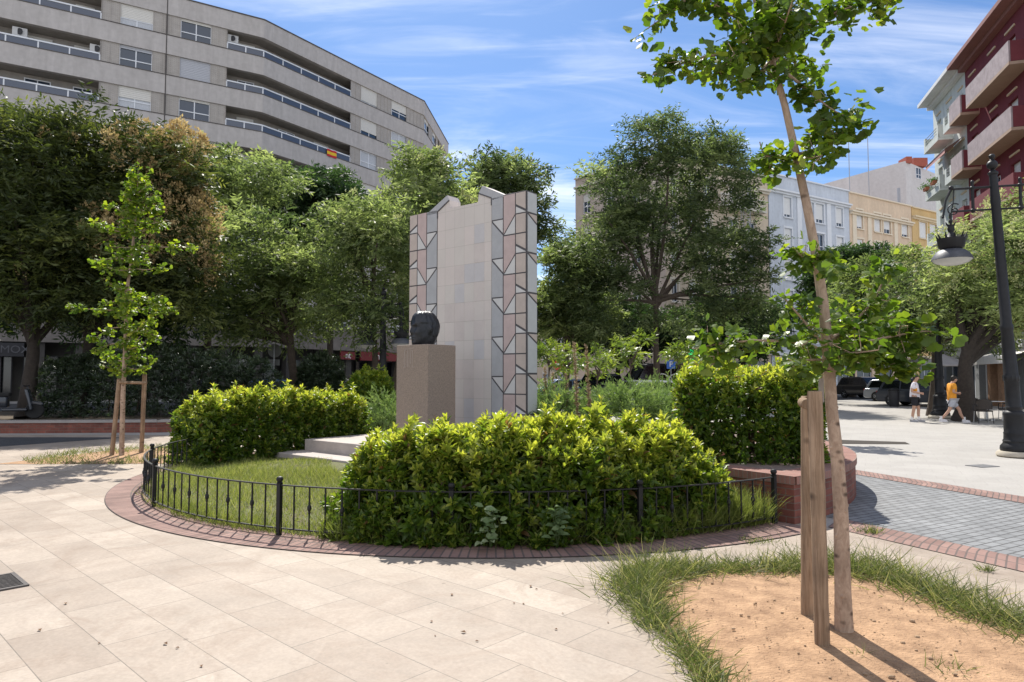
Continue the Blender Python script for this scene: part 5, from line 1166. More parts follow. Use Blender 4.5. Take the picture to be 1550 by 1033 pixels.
tree('tall round feathery tree standing free to the right of the monument', 109, 40, (996, 612), (992, 440), [(1000, 245, 92, 58), (1085, 265, 62, 60), (945, 300, 60, 55), (900, 390, 62, 70), (985, 355, 82, 62), (1085, 370, 68, 70), (1122, 430, 52, 72), (918, 455, 62, 52), (1058, 455, 50, 55), (1010, 205, 50, 30)], .22, lf_green, .19, .60, clump=(.5, 1.05), ntar=7, spl=.8, tmid=.4)
tree('pale green tree beside the right edge of the monument, behind the round feathery tree', 110, 42, (858, 600), (858, 500), [(850, 430, 42, 42), (885, 470, 55, 45), (835, 480, 40, 50), (870, 395, 34, 36)], .22, lf_lime, .24, .9)
tree('dark evergreen tree behind the trunk of the tall round tree', 111, 50, (935, 600), (935, 540), [(900, 490, 60, 42), (960, 500, 60, 38), (1020, 500, 55, 32)], .24, lf_dark, .26, 1.0, bk=barkd)
tree('dark tree low in front of the cream and blue houses', 112, 47, (1125, 600), (1125, 540), [(1100, 490, 55, 42), (1150, 490, 45, 42)], .22, lf_dark, .25, 1.0, bk=barkd)
tree('very dark tree in front of the lower windows of the blue house', 113, 56, (1290, 596), (1290, 480), [(1275, 410, 40, 34), (1315, 405, 48, 26), (1250, 450, 40, 40), (1300, 450, 60, 40)], .25, lf_dark, .30, 1.0, bk=barkd)
tree('broad green street tree before the peach house', 114, 42, (1372, 604), (1370, 520), [(1310, 450, 62, 50), (1375, 425, 66, 45), (1345, 490, 80, 40), (1420, 470, 60, 55), (1280, 500, 40, 36)], .2, lf_lime, .19, .95, tmid=.4)
tree('thin stemmed street tree just left of the walkers', 115, 29, (1408, 612), (1416, 520), [(1410, 430, 60, 40), (1440, 470, 55, 40), (1390, 480, 50, 34)], .15, lf_green, .17, .9, flowers=(fl_cream, 14, .4))
tree('thick forked street tree with cream blossom behind the ornate lamp post', 116, 25.5, (1459, 630), (1466, 530), [(1490, 390, 66, 52), (1545, 350, 62, 50), (1500, 455, 80, 48), (1580, 430, 70, 62), (1450, 430, 40, 36), (1545, 490, 60, 34)], .34, lf_lime, .15, 1.0, flowers=(fl_cream, 150, .42), side=(-.3, -.5, .3), bk=barkd)
# small clipped citrus trees
cit = leafmat('citrus_leaf', (.06, .10, .022), (.14, .20, .035), (.27, .31, .06), .45, (1.4, 1.5, .6), .4, .45)
for i, (px, py, r, Y, lab) in enumerate(((955, 530, 26, 21, 'bright little round tree in front of the dark van, largest of the small ones'), (905, 548, 22, 23, 'small young tree between the dry spikes and the van'), (862, 541, 21, 24, 'small young tree behind the tallest dry spikes'),
                                         (832, 535, 19, 25, 'small young tree right beside the monument edge'), (1028, 530, 20, 24, 'small pale young tree right of the big bare trunk'), (1085, 545, 22, 23, 'small young tree behind the top of the box-cut hedge, hidden by ginkgo leaves'))):
    tree(lab, 120 + i, Y, (px - 3, 612), (px, py + 12), [(px - r * .3, py + 4, r * .8, r * .75), (px + r * .4, py, r * .75, r * .8)], .035, cit, .12, 1.6, 'young_tree', bark, clump=(.16, .3), spl=.3, group='small young trees beyond the garden bed', ntar=4)

# ---- ginkgos: branches given as polylines, leaves in spur clusters
ginkm = leafmat('ginkgo_leaf', (.045, .09, .018), (.11, .175, .028), (.30, .34, .05), .52, (1.5, 1.6, .5), .40, .5)
def ginkgo(root, trunk, tr, branches, leafL, per_m, seed, ncl=6, spur=.05, twig=.010):
    rs = np.random.RandomState(seed); O = root.location; b = MB(O); b.tube(trunk, tr, 14 if tr[0] > .04 else 9)
    for i in range(1, len(trunk) - 1):
        for _ in range(3 if tr[0] > .03 else 0):      # knots
            t = rs.uniform(); c = Vector(trunk[i]).lerp(Vector(trunk[i + 1]), t); a = rs.uniform(3.2, 6.2); rr_ = tr[i] * (1 - t) + tr[i + 1] * t
            b.blob(c + Vector((math.cos(a), math.sin(a), 0)) * rr_ * .9, (rr_ * .22, rr_ * .22, rr_ * .3), 7, 5)
    Ps, Ds, Ns = [], [], []
    for br in branches:
        q = np.array([tuple(p) for p in br['p']]); seg = np.linalg.norm(np.diff(q, axis=0), axis=1); cum = np.concatenate([[0], np.cumsum(seg)]); Lb = cum[-1]
        m_ = max(6, len(q) * 4); tt = np.linspace(0, Lb, m_); sm = np.stack([np.interp(tt, cum, q[:, k]) for k in range(3)], 1)
        for _ in range(2): sm[1:-1] = (sm[:-2] + 2 * sm[1:-1] + sm[2:]) / 4
        b.tube([tuple(v) for v in sm], list(np.linspace(br.get('r', twig * 1.6), twig * .35, m_)), 6)
        k = int(Lb * per_m * br.get('d', 1)) + 2; t = rs.uniform(br.get('t0', .15), 1.0, k) * Lb; C = np.stack([np.interp(t, tt, sm[:, j]) for j in range(3)], 1) + rs.normal(size=(k, 3)) * spur * np.array([.7, .7, .7]) * br.get('w', 1)
        tan_ = nrm(q[-1:] - q[:1])
        for i in range(0, k, 2):
            d_ = rsph(rs, 1)[0] * np.array([1, 1, .6]) + tan_[0] * .4; j_ = int(np.argmin(np.linalg.norm(sm - C[i], axis=1))); b.tube([tuple(sm[j_]), tuple(C[i]), tuple(C[i] + d_ * spur * 1.3)], [.0035, .0025, .0012], 4)
        az = rsph(rs, k * ncl).reshape(k, ncl, 3); az[..., 2] = az[..., 2] * .55 - .05
        D = nrm(az + tan_ * .25); P = C[:, None] + D * spur * rs.uniform(.5, 1.4, (k, ncl, 1)) + rs.normal(size=(k, ncl, 3)) * .012
        Nn = np.array([0, -.15, 1.]) + rs.normal(size=(k, ncl, 3)) * .6
        D2 = D.copy(); D2[..., 2] -= .35
        Ps.append(P.reshape(-1, 3)); Ds.append(D2.reshape(-1, 3)); Ns.append(Nn.reshape(-1, 3))
    b.build('trunk', ginkbark, root, smooth=True)
    P = np.concatenate(Ps); n = len(P); L = leafL * rs.uniform(.55, 1.25, n)
    leaf_mesh('crown', ginkm, P, np.concatenate(Ds), np.concatenate(Ns), L, L, T_FAN, rs.normal(.42, .2, n), root, O)
G0 = gr(1278, 965); gk = thing('ginkgo_tree', 'near young ginkgo tree with a leaning pale trunk in the bare soil pit', 'tree', (G0.x, G0.y, .0), 'young ginkgo trees')
YG = G0.y
tk = [(G0.x, G0.y, -.02)] + [tuple(at(px, py, YG + dyy)) for px, py, dyy in ((1276, 900, .0), (1273, 780, .01), (1268, 700, .02), (1259, 620, .03), (1254, 540, .04), (1246, 460, .05), (1236, 390, .06), (1221, 310, .08), (1205, 235, .10), (1188, 160, .12), (1168, 90, .14), (1150, 40, .15), (1135, -40, .16), (1120, -160, .2))]
trr = [.060, .050, .045, .041, .037, .036, .034, .031, .028, .026, .023, .020, .016, .012, .006]
def bp(*pts, **k): d = dict(p=[at(px, py, YG + dy_) for px, py, dy_ in pts]); d.update(k); return d
gbr = [
 bp((1254, 535, .04), (1215, 518, .1), (1150, 515, .2), (1090, 520, .3), (1050, 528, .35), r=.014, d=.85), bp((1090, 518, .3), (1085, 545, .25), (1075, 555, .2), r=.008), bp((1085, 518, .3), (1060, 505, .4), r=.008),
 bp((1252, 530, .0), (1220, 490, -.05), (1195, 460, -.1), (1185, 450, -.1), r=.012, d=1.0), bp((1250, 545, .0), (1215, 545, -.1), (1200, 555, -.2), r=.01, d=.8),
 bp((1258, 565, .04), (1280, 547, .0), (1310, 542, -.05), (1345, 549, -.1), (1374, 558, -.12), r=.016, t0=.5, d=1.0, w=.8), bp((1255, 540, .0), (1300, 520, -.1), (1370, 505, -.15), (1420, 500, -.2), r=.014, d=1.5, w=1.3),
 bp((1256, 520, .1), (1290, 490, .1), (1320, 460, .1), (1340, 420, .1), (1348, 400, .1), r=.012, d=1.0), bp((1260, 510, 0), (1300, 495, .2), (1350, 480, .3), r=.012, d=1.2), bp((1258, 535, 0), (1290, 535, -.2), (1330, 530, -.3), r=.012, d=1.3, w=1.2),
 bp((1236, 400, .06), (1215, 390, .0), (1200, 375, -.05), r=.008, d=1.0), bp((1238, 400, .06), (1250, 402, -.1), (1262, 402, -.2), r=.008, d=.9),
 bp((1205, 240, .1), (1180, 240, .05), (1155, 235, .0), (1150, 215, .0), r=.011, d=1.1), bp((1204, 235, .1), (1240, 225, .0), (1275, 195, -.1), (1295, 175, -.1), r=.012, d=1.3, w=1.2), bp((1204, 235, .1), (1230, 240, -.1), (1245, 235, -.2), r=.01),
 bp((1240, 225, .0), (1240, 200, .1), (1262, 190, .1), r=.009, d=1.0),
 bp((1176, 100, .14), (1215, 130, .1), (1250, 160, .0), (1275, 175, 0), r=.012, d=1.2), bp((1172, 92, .14), (1195, 65, .1), (1220, 40, .05), (1260, 20, 0), (1310, 5, 0), (1345, -3, 0), r=.014, d=1.5, w=1.3), bp((1165, 75, .14), (1120, 80, .1), (1070, 85, .05), (1020, 100, 0), (985, 115, 0), r=.014, d=1.25),
 bp((1160, 70, .14), (1140, 40, .1), (1100, 20, 0), (1060, -10, 0), r=.012, d=1.0), bp((1150, 40, .15), (1180, 20, -.1), (1220, 10, -.2), r=.012, d=1.4, w=1.4), bp((1150, 40, .15), (1130, 60, -.2), (1105, 90, -.3), (1090, 110, -.3), r=.01, d=1.3, w=1.2),
 bp((1168, 90, .14), (1150, 110, .0), (1120, 125, -.1), r=.01, d=1.1), bp((1160, 60, .2), (1195, 90, .4), (1220, 110, .5), r=.01, d=1.3, w=1.2), bp((1060, -40, .1), (1040, 0, .1), (1000, 30, .1), (978, 45, .1), r=.010, d=1.0), bp((1150, 30, .1), (1180, -30, .1), (1240, -60, 0), r=.012, d=1.3), bp((1140, -20, .1), (1090, -60, 0), (1050, -60, 0), r=.012, d=1.2),
 bp((1170, 85, .14), (1190, 30, -.3), (1200, 0, -.4), r=.01, d=1.4, w=1.3)]
ginkgo(gk, tk, trr, gbr, .057, 29, 140, 7, .055)
# stakes of the near ginkgo
wood_m = grainmat('stake_wood_plain', (.40, .285, .195), (.20, .13, .082), (34, 34, 2.2), .85, .7, 5.0)
S = thing('tree_stakes', 'two weathered round wooden stakes beside the near ginkgo trunk', 'tree stakes', gr(1245, 985)); O = S.location
for px, py, tp, r_ in ((1245, 985, (1233, 592), .043), (1222, 940, (1222, 600), .041)):
    c = gr(px, py); t = at(tp[0], tp[1], c.y); b = MB(O); pts = [Vector((c.x, c.y, -.02)).lerp(t, i / 10) for i in range(11)]; b.tube(pts, [r_ * (1 + .03 * math.sin(i * 2.3)) for i in range(11)], 16); b.build('stake', wood_m, S, smooth=True, bevel=.006)
b = MB(O); c = at(1221, 612, 4.45); b.tube([c + Vector((-.02, -.05, 0)), c + Vector((.0, .06, .01))], [.034, .034], 12); b.build('crosspiece', wood_m, S, smooth=True, bevel=.004)
b = MB(O); c = at(1243, 582, 4.6); b.tube([c + Vector((0, 0, -.12)), c + Vector((0, 0, .04))], [.018, .018], 8); b.build('peg', mat('peg_grey', (.32, .30, .29), .8, .1), S, smooth=True)
# young ginkgo on the left with its stakes
G1 = gr(184, 690); Y1 = G1.y; g1 = thing('ginkgo_tree', 'slim young ginkgo tree with bright green tiers tied to stakes at the left', 'tree', G1, 'young ginkgo trees')
tk = [(G1.x, G1.y, -.02)] + [tuple(at(px, py, Y1)) for px, py in ((186, 600), (190, 520), (192, 440), (199, 395), (203, 350), (208, 310), (209, 262))]
def b1(*pts, **k): d = dict(p=[at(px, py, Y1 + dy_) for px, py, dy_ in pts]); d.update(k); return d
rs = np.random.RandomState(7); br = []
for py, x0, l, r_, up in ((560, 188, 28, 34, -4), (520, 190, 42, 6, 8), (495, 190, 50, 50, 20), (470, 191, 92, 78, -6), (455, 192, 40, 52, 10), (410, 196, 42, 52, -8), (392, 198, 62, 30, 2), (375, 200, 36, 94, -2), (352, 203, 68, 36, -22), (340, 203, 30, 52, -8), (322, 205, 38, 46, -12), (305, 206, 20, 40, -12), (290, 207, 14, 22, -14), (275, 208, 10, 14, -16)):
    br.append(b1((x0, py, 0), (x0 - l * .5, py + up * .1, rs.normal() * .1), (x0 - l, py + up, rs.normal() * .15), d=1.1)); br.append(b1((x0, py - 4, 0), (x0 + r_ * .5, py + up * .1, rs.normal() * .1), (x0 + r_, py + up * .8, rs.normal() * .15), d=1.1))
    br.append(b1((x0, py, 0), (x0 + rs.normal() * 8, py, -.35 * l / 50), d=1.1)); br.append(b1((x0, py, 0), (x0 + rs.normal() * 8, py, .4 * l / 50), d=1.0))
for _ in range(26):
    py = rs.uniform(290, 570); x0 = 188 + (570 - py) * .07; a_ = rs.uniform(0, 6.28); l = rs.uniform(12, 60) * (1 if py > 330 else .5)
    br.append(b1((x0, py, 0), (x0 + l * .5 * math.cos(a_), py - 4, l * .5 * math.sin(a_) * pxm(Y1)), (x0 + l * math.cos(a_), py - rs.uniform(0, 22), l * math.sin(a_) * pxm(Y1)), d=.9))
br.append(b1((203, 350, 0), (207, 310, 0), (209, 255, 0), d=1.3, t0=0, w=.8))
ginkm_n = ginkm
ginkm = leafmat('ginkgo_leaf_bright', (.06, .12, .02), (.16, .23, .035), (.38, .40, .06), .55, (1.5, 1.6, .5), .42, .45)
ginkgo(g1, tk, [.052, .046, .04, .034, .028, .022, .014, .006], br, .075, 13, 141, 6, .055)
S = thing('tree_stakes', 'three wooden stake frame with a cross bar round the left young ginkgo', 'tree stakes', gr(174, 690)); O = S.location
for px, py, tp in ((169, 690, (181, 572)), (214, 686, (219, 567))):
    c = gr(px, py); t = at(*tp, c.y); b = MB(O); b.tube([Vector((c.x, c.y, -.02)).lerp(t, i / 6) for i in range(7)], .045, 12); b.build('stake', wood_m, S, smooth=True, bevel=.006)
b = MB(O); b.tube([at(181, 579, Y1 - .07), at(222, 580, Y1 - .07)], .032, 10); b.build('crosspiece', wood_m, S, smooth=True, bevel=.004)
sheet('tree_pit_soil', [(-9.7, 12.9), (-6.6, 13.0), (-6.4, 14.6), (-7.0, 16.6), (-9.0, 15.2)], .010, dirt)
rs = np.random.RandomState(143); n = 3600; P = np.column_stack([rs.uniform(-9.6, -6.4, n), rs.uniform(12.85, 16, n), np.full(n, .01)]); e_ = np.abs((P[:, 0] + 8) / 1.6) + np.abs((P[:, 1] - 14.2) / 1.5); keep = (e_ + rs.normal(size=n) * .2 + .4 * fbm(P, 2, 2) > .62) & (e_ < 1.5)
blades('weeds', P[keep], .13, 144, .009, .7, (.5, .2), weedm)
# young ginkgo in the far pit, mostly behind the near trunk
G2 = at(1247, 655, 17.2); g2 = thing('ginkgo_tree', 'young ginkgo mostly hidden behind the near trunk and the box-cut hedge', 'tree', (G2.x, G2.y, 0), 'young ginkgo trees'); br = []
tk = [(G2.x, G2.y, -.02)] + [(G2.x + .02 * i, G2.y, z) for i, z in enumerate((.8, 1.6, 2.4, 3.1, 3.7))]
for z in (1.7, 2.0, 2.3, 2.6, 2.9, 3.2):
    for k in range(5): a = rs.uniform(0, 6.28); l = rs.uniform(.3, .95) * (1.4 - z * .25); br.append(dict(p=[(G2.x, G2.y, z), (G2.x + math.cos(a) * l * .5, G2.y + math.sin(a) * l * .5, z + .03), (G2.x + math.cos(a) * l, G2.y + math.sin(a) * l, z + .12)], d=.9))
ginkgo(g2, tk, [.05, .045, .04, .03, .02, .008], br, .085, 16, 145, 6, .05)
ginkm = ginkm_n
sheet('far_tree_pit', [(7.2, 16.9), (9.7, 16.75), (9.9, 17.3), (8.3, 18.0), (7.2, 18.1)], .008, mat('shaded_pit_soil', (.045, .037, .03), .95, .4, 6, .6, 30))  # dark soil, lowered further so its colour holds the shadow there

# ================================================================== LOW WALL AT THE LEFT
lw = thing('low_brick_wall', 'long low dark red brick wall with pale stone cap under the left trees', 'wall', (-13, 20.5, 0)); O = lw.location
wp_ = [(-24, 19.9), (-15, 19.95), (-10.5, 20.3), (-8.3, 21.6), (-6.6, 23.6)]
b = MB(O); b2 = MB(O)
for p, q in zip(wp_, wp_[1:]):
    p, q = Vector(p), Vector(q); m_ = (p + q) / 2; e = q - p; rz = math.atan2(e.y, e.x); n = Vector((-e.y, e.x)).normalized()
    b.prism([tuple(p), tuple(q), tuple(q + n * .3), tuple(p + n * .3)], 0, .30); b2.prism([tuple(p - n * .03), tuple(q - n * .03), tuple(q + n * .33), tuple(p + n * .33)], .30, .37)
b.build('wall', brick, lw); b2.build('cap', mat('cap_stone', (.34, .31, .29), .85, .15, 3), lw)
sheet('planting_soil', [(-30, 20.2), (-15, 20.25), (-10.6, 20.6), (-8.5, 21.8), (-6.9, 23.8), (-8.5, 29), (-30, 26)], .28, soil)

# ================================================================== LAMP POSTS
lampm = mat('lamp_iron', (.016, .016, .018), .5, .3, 10, .12, 60, spec=.3); lampg = mat('lamp_glass', (.45, .45, .43), .3, .05); lamph = mat('lamp_hood', (.075, .078, .09), .5, .25, 8, .1, 40, metal=.2)
LQ = mat('lamp_base_stone', (.48, .43, .35), .85, .15, 6, .2, 40)
def lamp_shade(root, c, s=1.0):
    O = root.location; b = MB(O); b.lathe([(.0, .62), (.05, .60), (.07, .5), (.05, .44), (.10, .34), (.17, .27), (.17, .20), (.13, .16)], c, 14)
    for k in range(10): a = k * .628; b.tube([c + Vector((.16 * math.cos(a), .16 * math.sin(a), .26)), c + Vector((.24 * math.cos(a), .24 * math.sin(a), .30)), c + Vector((.29 * math.cos(a), .29 * math.sin(a), .42))], [.03, .026, .006], 5)
    b.lathe([(.14, .17), (.25, .30), (.27, .30), (.24, .12), (.18, .06)], c, 18)
    for k in range(6): a = k * 1.047; b.tube([c + Vector((.06 * math.cos(a), .06 * math.sin(a), .58)), c + Vector((.11 * math.cos(a), .11 * math.sin(a), .66))], [.02, .004], 5)
    b.build('crown_ornament', lampm, root, smooth=True)
    b = MB(O); b.lathe([(.17, .075), (.25, .05), (.33, -.03), (.385, -.135), (.39, -.15), (.375, -.15), (.30, -.04)], c, 28); h = b.build('lamp_hood', lamph, root, smooth=True)
    b = MB(O); b.lathe([(.37, -.15), (.31, -.21), (.18, -.255), (0.001, -.27)], c, 24); b.build('lamp_glass', lampg, h, smooth=True)
def ornate_lamp(label, base, top, Hh, arms, name='street_lamp', lean=(0, 0), group='ornate cast iron lamp posts', k=1.0):
    root = thing(name, label, 'street lamp', base, group); O = root.location; bx, by = base[0], base[1]
    b = MB(O); b.lathe([(.40 * k, 0), (.44 * k, .03), (.44 * k, .07), (.40 * k, .12)], (bx, by, 0), 28); b.build('plinth', LQ, root, smooth=True)
    b = MB(O); X = lambda z: Vector((bx + lean[0] * z, by + lean[1] * z, 0))
    prof = [(.34, .12), (.35, .16), (.34, .22), (.29, .27), (.275, .30), (.285, .33), (.26, .36), (.25, .46), (.255, .49), (.24, .51), (.225, .84), (.24, .87), (.22, .92), (.165, .95), (.165, 1.0), (.18, 1.02), (.16, 1.05), (.145, 1.55), (.165, 1.57), (.165, 1.66), (.145, 1.69), (.125, 2.6), (.14, 2.63), (.14, 2.70), (.12, 2.73), (.10, Hh - .9), (.11, Hh - .85), (.09, Hh - .55), (.085, Hh - .28), (.11, Hh - .26), (.11, Hh - .22), (.07, Hh - .2), (.055, Hh - .17)]
    vs = []; n = 24
    for r, z in prof:
        c = X(z)
        for j in range(n): f = 1 + (.05 * math.cos(j * math.pi) if 1.05 < z < 2.6 else 0); vs.append(c + Vector((r * k * f * math.cos(2 * math.pi * j / n), r * k * f * math.sin(2 * math.pi * j / n), z)))
    b.add(vs, [(i * n + j, i * n + (j + 1) % n, (i + 1) * n + (j + 1) % n, (i + 1) * n + j) for i in range(len(prof) - 1) for j in range(n)])
    b.build('post', lampm, root, smooth=True)
    b = MB(O); c = X(Hh); b.blob((c.x, c.y, Hh - .06), (.12 * k, .12 * k, .12 * k), 14, 10); b.lathe([(.05, .04), (.03, .07), (.06, .11), (.06, .14), (.03, .17), (0.001, .18)], (c.x, c.y, Hh), 10); b.build('finial', lampm, root, smooth=True)
    for av in arms:
        av = Vector(av); L = av.length; e = av / L; ev = Vector((e.x, e.y, 0)); c = X(Hh - .6); z1, z0 = Hh - .52, Hh - 1.0
        b = MB(O); P = lambda t, z: Vector((c.x, c.y, z)) + ev * t
        b.tube([P(0, z1), P(L, z1)], .024, 8); b.tube([P(0, z0), P(L, z0)], .022, 8); t = L * .5; b.tube([P(t, z0 - .05), P(t, z1 + .1)], .03, 8)
        for z in (z0, z1): b.blob(P(t, z), (.055, .055, .045), 8, 6)
        b.blob(P(t, z1 + .12), (.035, .035, .05), 8, 6)
        q = []                                  # scroll at the end
        for i in range(26): a = i * .34; r = .012 + .0055 * i; q.append(P(L - .05 + r * math.cos(a), z0 + .03 + r * math.sin(a)))
        b.tube(q, .014, 5); b.tube([P(L - .02, z1 + .03), P(L + .10, z0 + .25), P(L + .16, z0 - .1)], [.03, .022, .022], 6); b.tube([P(L - .06, z1), P(L - .04, z0 + .2), P(L + .02, z0 - .08)], .014, 5); b.blob(P(L - .01, z1 + .03), (.05, .05, .05), 8, 6); b.blob(P(L + .16, z0 - .11), (.03, .03, .03), 6, 5)
        b.tube([P(L + .02, z0 - .05), P(L + .02, z0 - .34)], [.03, .022], 6); b.blob(P(L + .02, z0 - .2), (.04, .04, .05), 8, 6); b.build('bracket', lampm, root, smooth=True)
        lamp_shade(root, P(L + .02, z0 - .88))
    return root
LB = gr(1541, 692); a1 = at(1450, 330, 14.45) - Vector((LB.x, LB.y, 0)); a1 = Vector((9.33 - (LB.x - .29), 14.35 - LB.y, 0))
ornate_lamp('large black ornate cast iron lamp post at the right edge of the square', (LB.x, LB.y, 0), None, 6.15, [a1, -a1 * 1.15], lean=(-.050, 0), k=.86)
bb_ = at(1423, 622, 27.3); ornate_lamp('black ornate lamp post behind the two walkers', (bb_.x, bb_.y, 0), None, 5.2, [(-.7, .6, 0), (.7, -.6, 0)])
bb_ = at(585, 600, 26); ornate_lamp('dark ornate lamp post among the trees left of the monument', (bb_.x - .15, bb_.y, 0), None, 4.9, [(.75, -.5, 0), (-.75, .5, 0)])

# ================================================================== PEOPLE
skinm = mat('skin', (.46, .27, .19), .55, .08, 20); hairm = mat('hair', (.02, .015, .012), .6, .3, 40); orange = mat('orange_shirt', (.72, .30, .03), .85, .08, 14, .2, 30); greysh = mat('grey_shorts', (.42, .43, .47), .9, .1, 14, .2, 30)
whitesh = mat('white_shirt', (.72, .68, .72), .85, .06, 14, .2, 30); blacksh = mat('black_shorts', (.015, .015, .02), .85, .1); shoem = mat('white_shoe', (.68, .66, .68), .6, .08); greysho = mat('grey_shoe', (.34, .34, .36), .6, .1); sockm = mat('white_sock', (.72, .70, .70), .9, .05)
def person(label, base, rz, feet, knees, hip, sh, head, elb, hnd, shirt, shorts, shoes, shades=False, phone=False, prints=None):
    root = thing('person', label, 'person', base); root.rotation_euler = (0, 0, rz)
    V = lambda a: tuple(a)
    J = {'hip': (hip, .125), 'waist': ((hip[0], 0, hip[2] + .17), (.14, .115)), 'chest': ((sh[0] * .9 + hip[0] * .1, 0, sh[2] - .12), (.155, .12)), 'neck0': ((sh[0] + .01, 0, sh[2] + .04), .075), 'neck': ((sh[0] + .035, 0, sh[2] + .10), .054),
         'head0': ((head[0] - .01, 0, head[2] - .07), (.072, .072)), 'head1': ((head[0], 0, head[2] + .02), (.088, .078)), 'head2': ((head[0] - .01, 0, head[2] + .09), (.070, .064)),
         'nose': ((head[0] + .105, 0, head[2] - .01), .014)}
    E = [('hip', 'waist'), ('waist', 'chest'), ('chest', 'neck0'), ('neck0', 'neck'), ('neck', 'head0'), ('head0', 'head1'), ('head1', 'head2'), ('head1', 'nose')]
    for i, s in enumerate((-1, 1)):
        f, k, e, h = feet[i], knees[i], elb[i], hnd[i]; S_ = str(i); hp = (hip[0], s * .085, hip[2] - .06)
        J['h' + S_] = (hp, .092); J['k' + S_] = (k, .058); kc = tuple(k[j] * .62 + f[j] * .38 for j in range(3)); J['c' + S_] = ((kc[0] - .015, kc[1], kc[2]), .056); J['a' + S_] = ((f[0], f[1], f[2] + .09), .038); J['t' + S_] = ((f[0] + .12, f[1], f[2] + .03), .033)
        E += [('hip', 'h' + S_), ('h' + S_, 'k' + S_), ('k' + S_, 'c' + S_), ('c' + S_, 'a' + S_), ('a' + S_, 't' + S_)]
        J['s' + S_] = ((sh[0], s * .185, sh[2] - .015), .062); J['e' + S_] = (e, .042); J['w' + S_] = (tuple(e[j] * .12 + h[j] * .88 for j in range(3)), .029); J['p' + S_] = (h, (.034, .022)); E += [('chest', 's' + S_), ('s' + S_, 'e' + S_), ('e' + S_, 'w' + S_), ('w' + S_, 'p' + S_)]
        d = (Vector(h) - Vector(e)).normalized()
        for q in range(4):
            sp = Vector((0, 0, 1)) * (q - 1.5) * .019; a = Vector(h) + d * .035 + sp; c = a + d * (.035 + .008 * (q in (1, 2))) + Vector((0, -s * .012, 0)); J['f%d%d' % (i, q)] = (tuple(a), .010); J['g%d%d' % (i, q)] = (tuple(c), .008); E += [('p' + S_, 'f%d%d' % (i, q)), ('f%d%d' % (i, q), 'g%d%d' % (i, q))]
        th = Vector(h) + Vector((.01, -s * .03, .035)); J['m' + S_] = (tuple(th), .010); E += [('p' + S_, 'm' + S_)]
    skin_mesh('body', J, E, skinm, root, 2)
    SJ = {'chest': (J['chest'][0], (.185, .145)), 'waist': (J['waist'][0], (.175, .145)), 'hem': ((hip[0], 0, hip[2] + .0), (.182, .155)), 'low': ((hip[0], 0, hip[2] - .09), (.176, .15)), 'neck': ((sh[0] + .01, 0, sh[2] + .045), .088)}; SE_ = [('chest', 'waist'), ('waist', 'hem'), ('hem', 'low'), ('chest', 'neck')]
    for i, s in enumerate((-1, 1)):
        a = J['s%d' % i][0]; e = elb[i]; mid = tuple(a[j] * .3 + e[j] * .7 for j in range(3)); SJ['s%d' % i] = (a, .084); SJ['m%d' % i] = (mid, .072); SE_ += [('chest', 's%d' % i), ('s%d' % i, 'm%d' % i)]
    skin_mesh('shirt', SJ, SE_, shirt, root, 2)
    HJ = {'hip': ((hip[0], 0, hip[2] + .03), (.165, .145))}; HE = []
    for i, s in enumerate((-1, 1)):
        hp = J['h%d' % i][0]; k = knees[i]; kk = tuple(hp[j] * .22 + k[j] * .78 for j in range(3)); HJ['h%d' % i] = (hp, .118); HJ['k%d' % i] = (kk, .105); HE += [('hip', 'h%d' % i), ('h%d' % i, 'k%d' % i)]
    skin_mesh('shorts', HJ, HE, shorts, root, 2)
    O0 = (0, 0, 0)
    for i in (0, 1):
        f = feet[i]; b = MB(); b.blob((f[0] + .06, f[1], f[2] + .045), (.145, .05, .05), 14, 8); b.blob((f[0] - .02, f[1], f[2] + .07), (.06, .046, .06), 10, 8); b.box((f[0] + .06, f[1], f[2] + .012), (.27, .09, .024)); b.build('shoe', shoes, root, smooth=True)
        b = MB(); b.tube([(f[0], f[1], f[2] + .08), (f[0] - .005, f[1], f[2] + .20)], [.048, .047], 12); b.build('sock', sockm, root, smooth=True)
    b = MB(); b.blob((head[0] - .02, 0, head[2] + .065), (.102, .086, .085), 14, 10); b.blob((head[0] - .06, 0, head[2] + .01), (.06, .078, .08), 12, 8); b.build('hair', hairm, root, smooth=True)
    b = MB()
    for s in (-1, 1): b.blob((head[0] - .005, s * .083, head[2] - .01), (.02, .012, .032), 8, 6)
    b.build('ear', skinm, root, smooth=True)
    if shades: b = MB(); b.box((head[0] + .075, 0, head[2] + .015), (.045, .145, .04)); b.build('sunglasses', darkglass, root, bevel=.012)
    if phone:
        h = hnd[0]; t = thing('phone', phone, 'phone', (0, 0, 0)); b = MB(); b.box((0, 0, 0), (.012, .075, .15)); b.build('case', sign_dark, t, bevel=.004)
        M = Matrix.Rotation(rz, 3, 'Z'); t.location = Vector(base) + M @ Vector((h[0] + .06, 0, h[2] + .03)); t.rotation_euler = (0, R_(-35), rz)
    if prints:
        b = MB(); y = -.155
        b.box((sh[0] - .005, y + .0, sh[2] - .22), (.20, .03, .11)); b.build('print_block', orange, root, bevel=.008)
    return root
B1 = gr(1442, 640); person('young man in orange t-shirt, grey shorts and sunglasses striding while looking at a phone', B1, R_(-8), [(-.40, -.05, .03), (.42, .06, .0)], [(-.12, -.07, .46), (.27, .08, .48)], (0, 0, .86), (.02, 0, 1.37), (.11, 0, 1.55), [(-.05, -.24, 1.09), (-.03, .24, 1.09)], [(.24, -.07, 1.06), (.24, .08, 1.04)], orange, greysh, shoem, True, 'dark phone held in the hands of the man in orange')
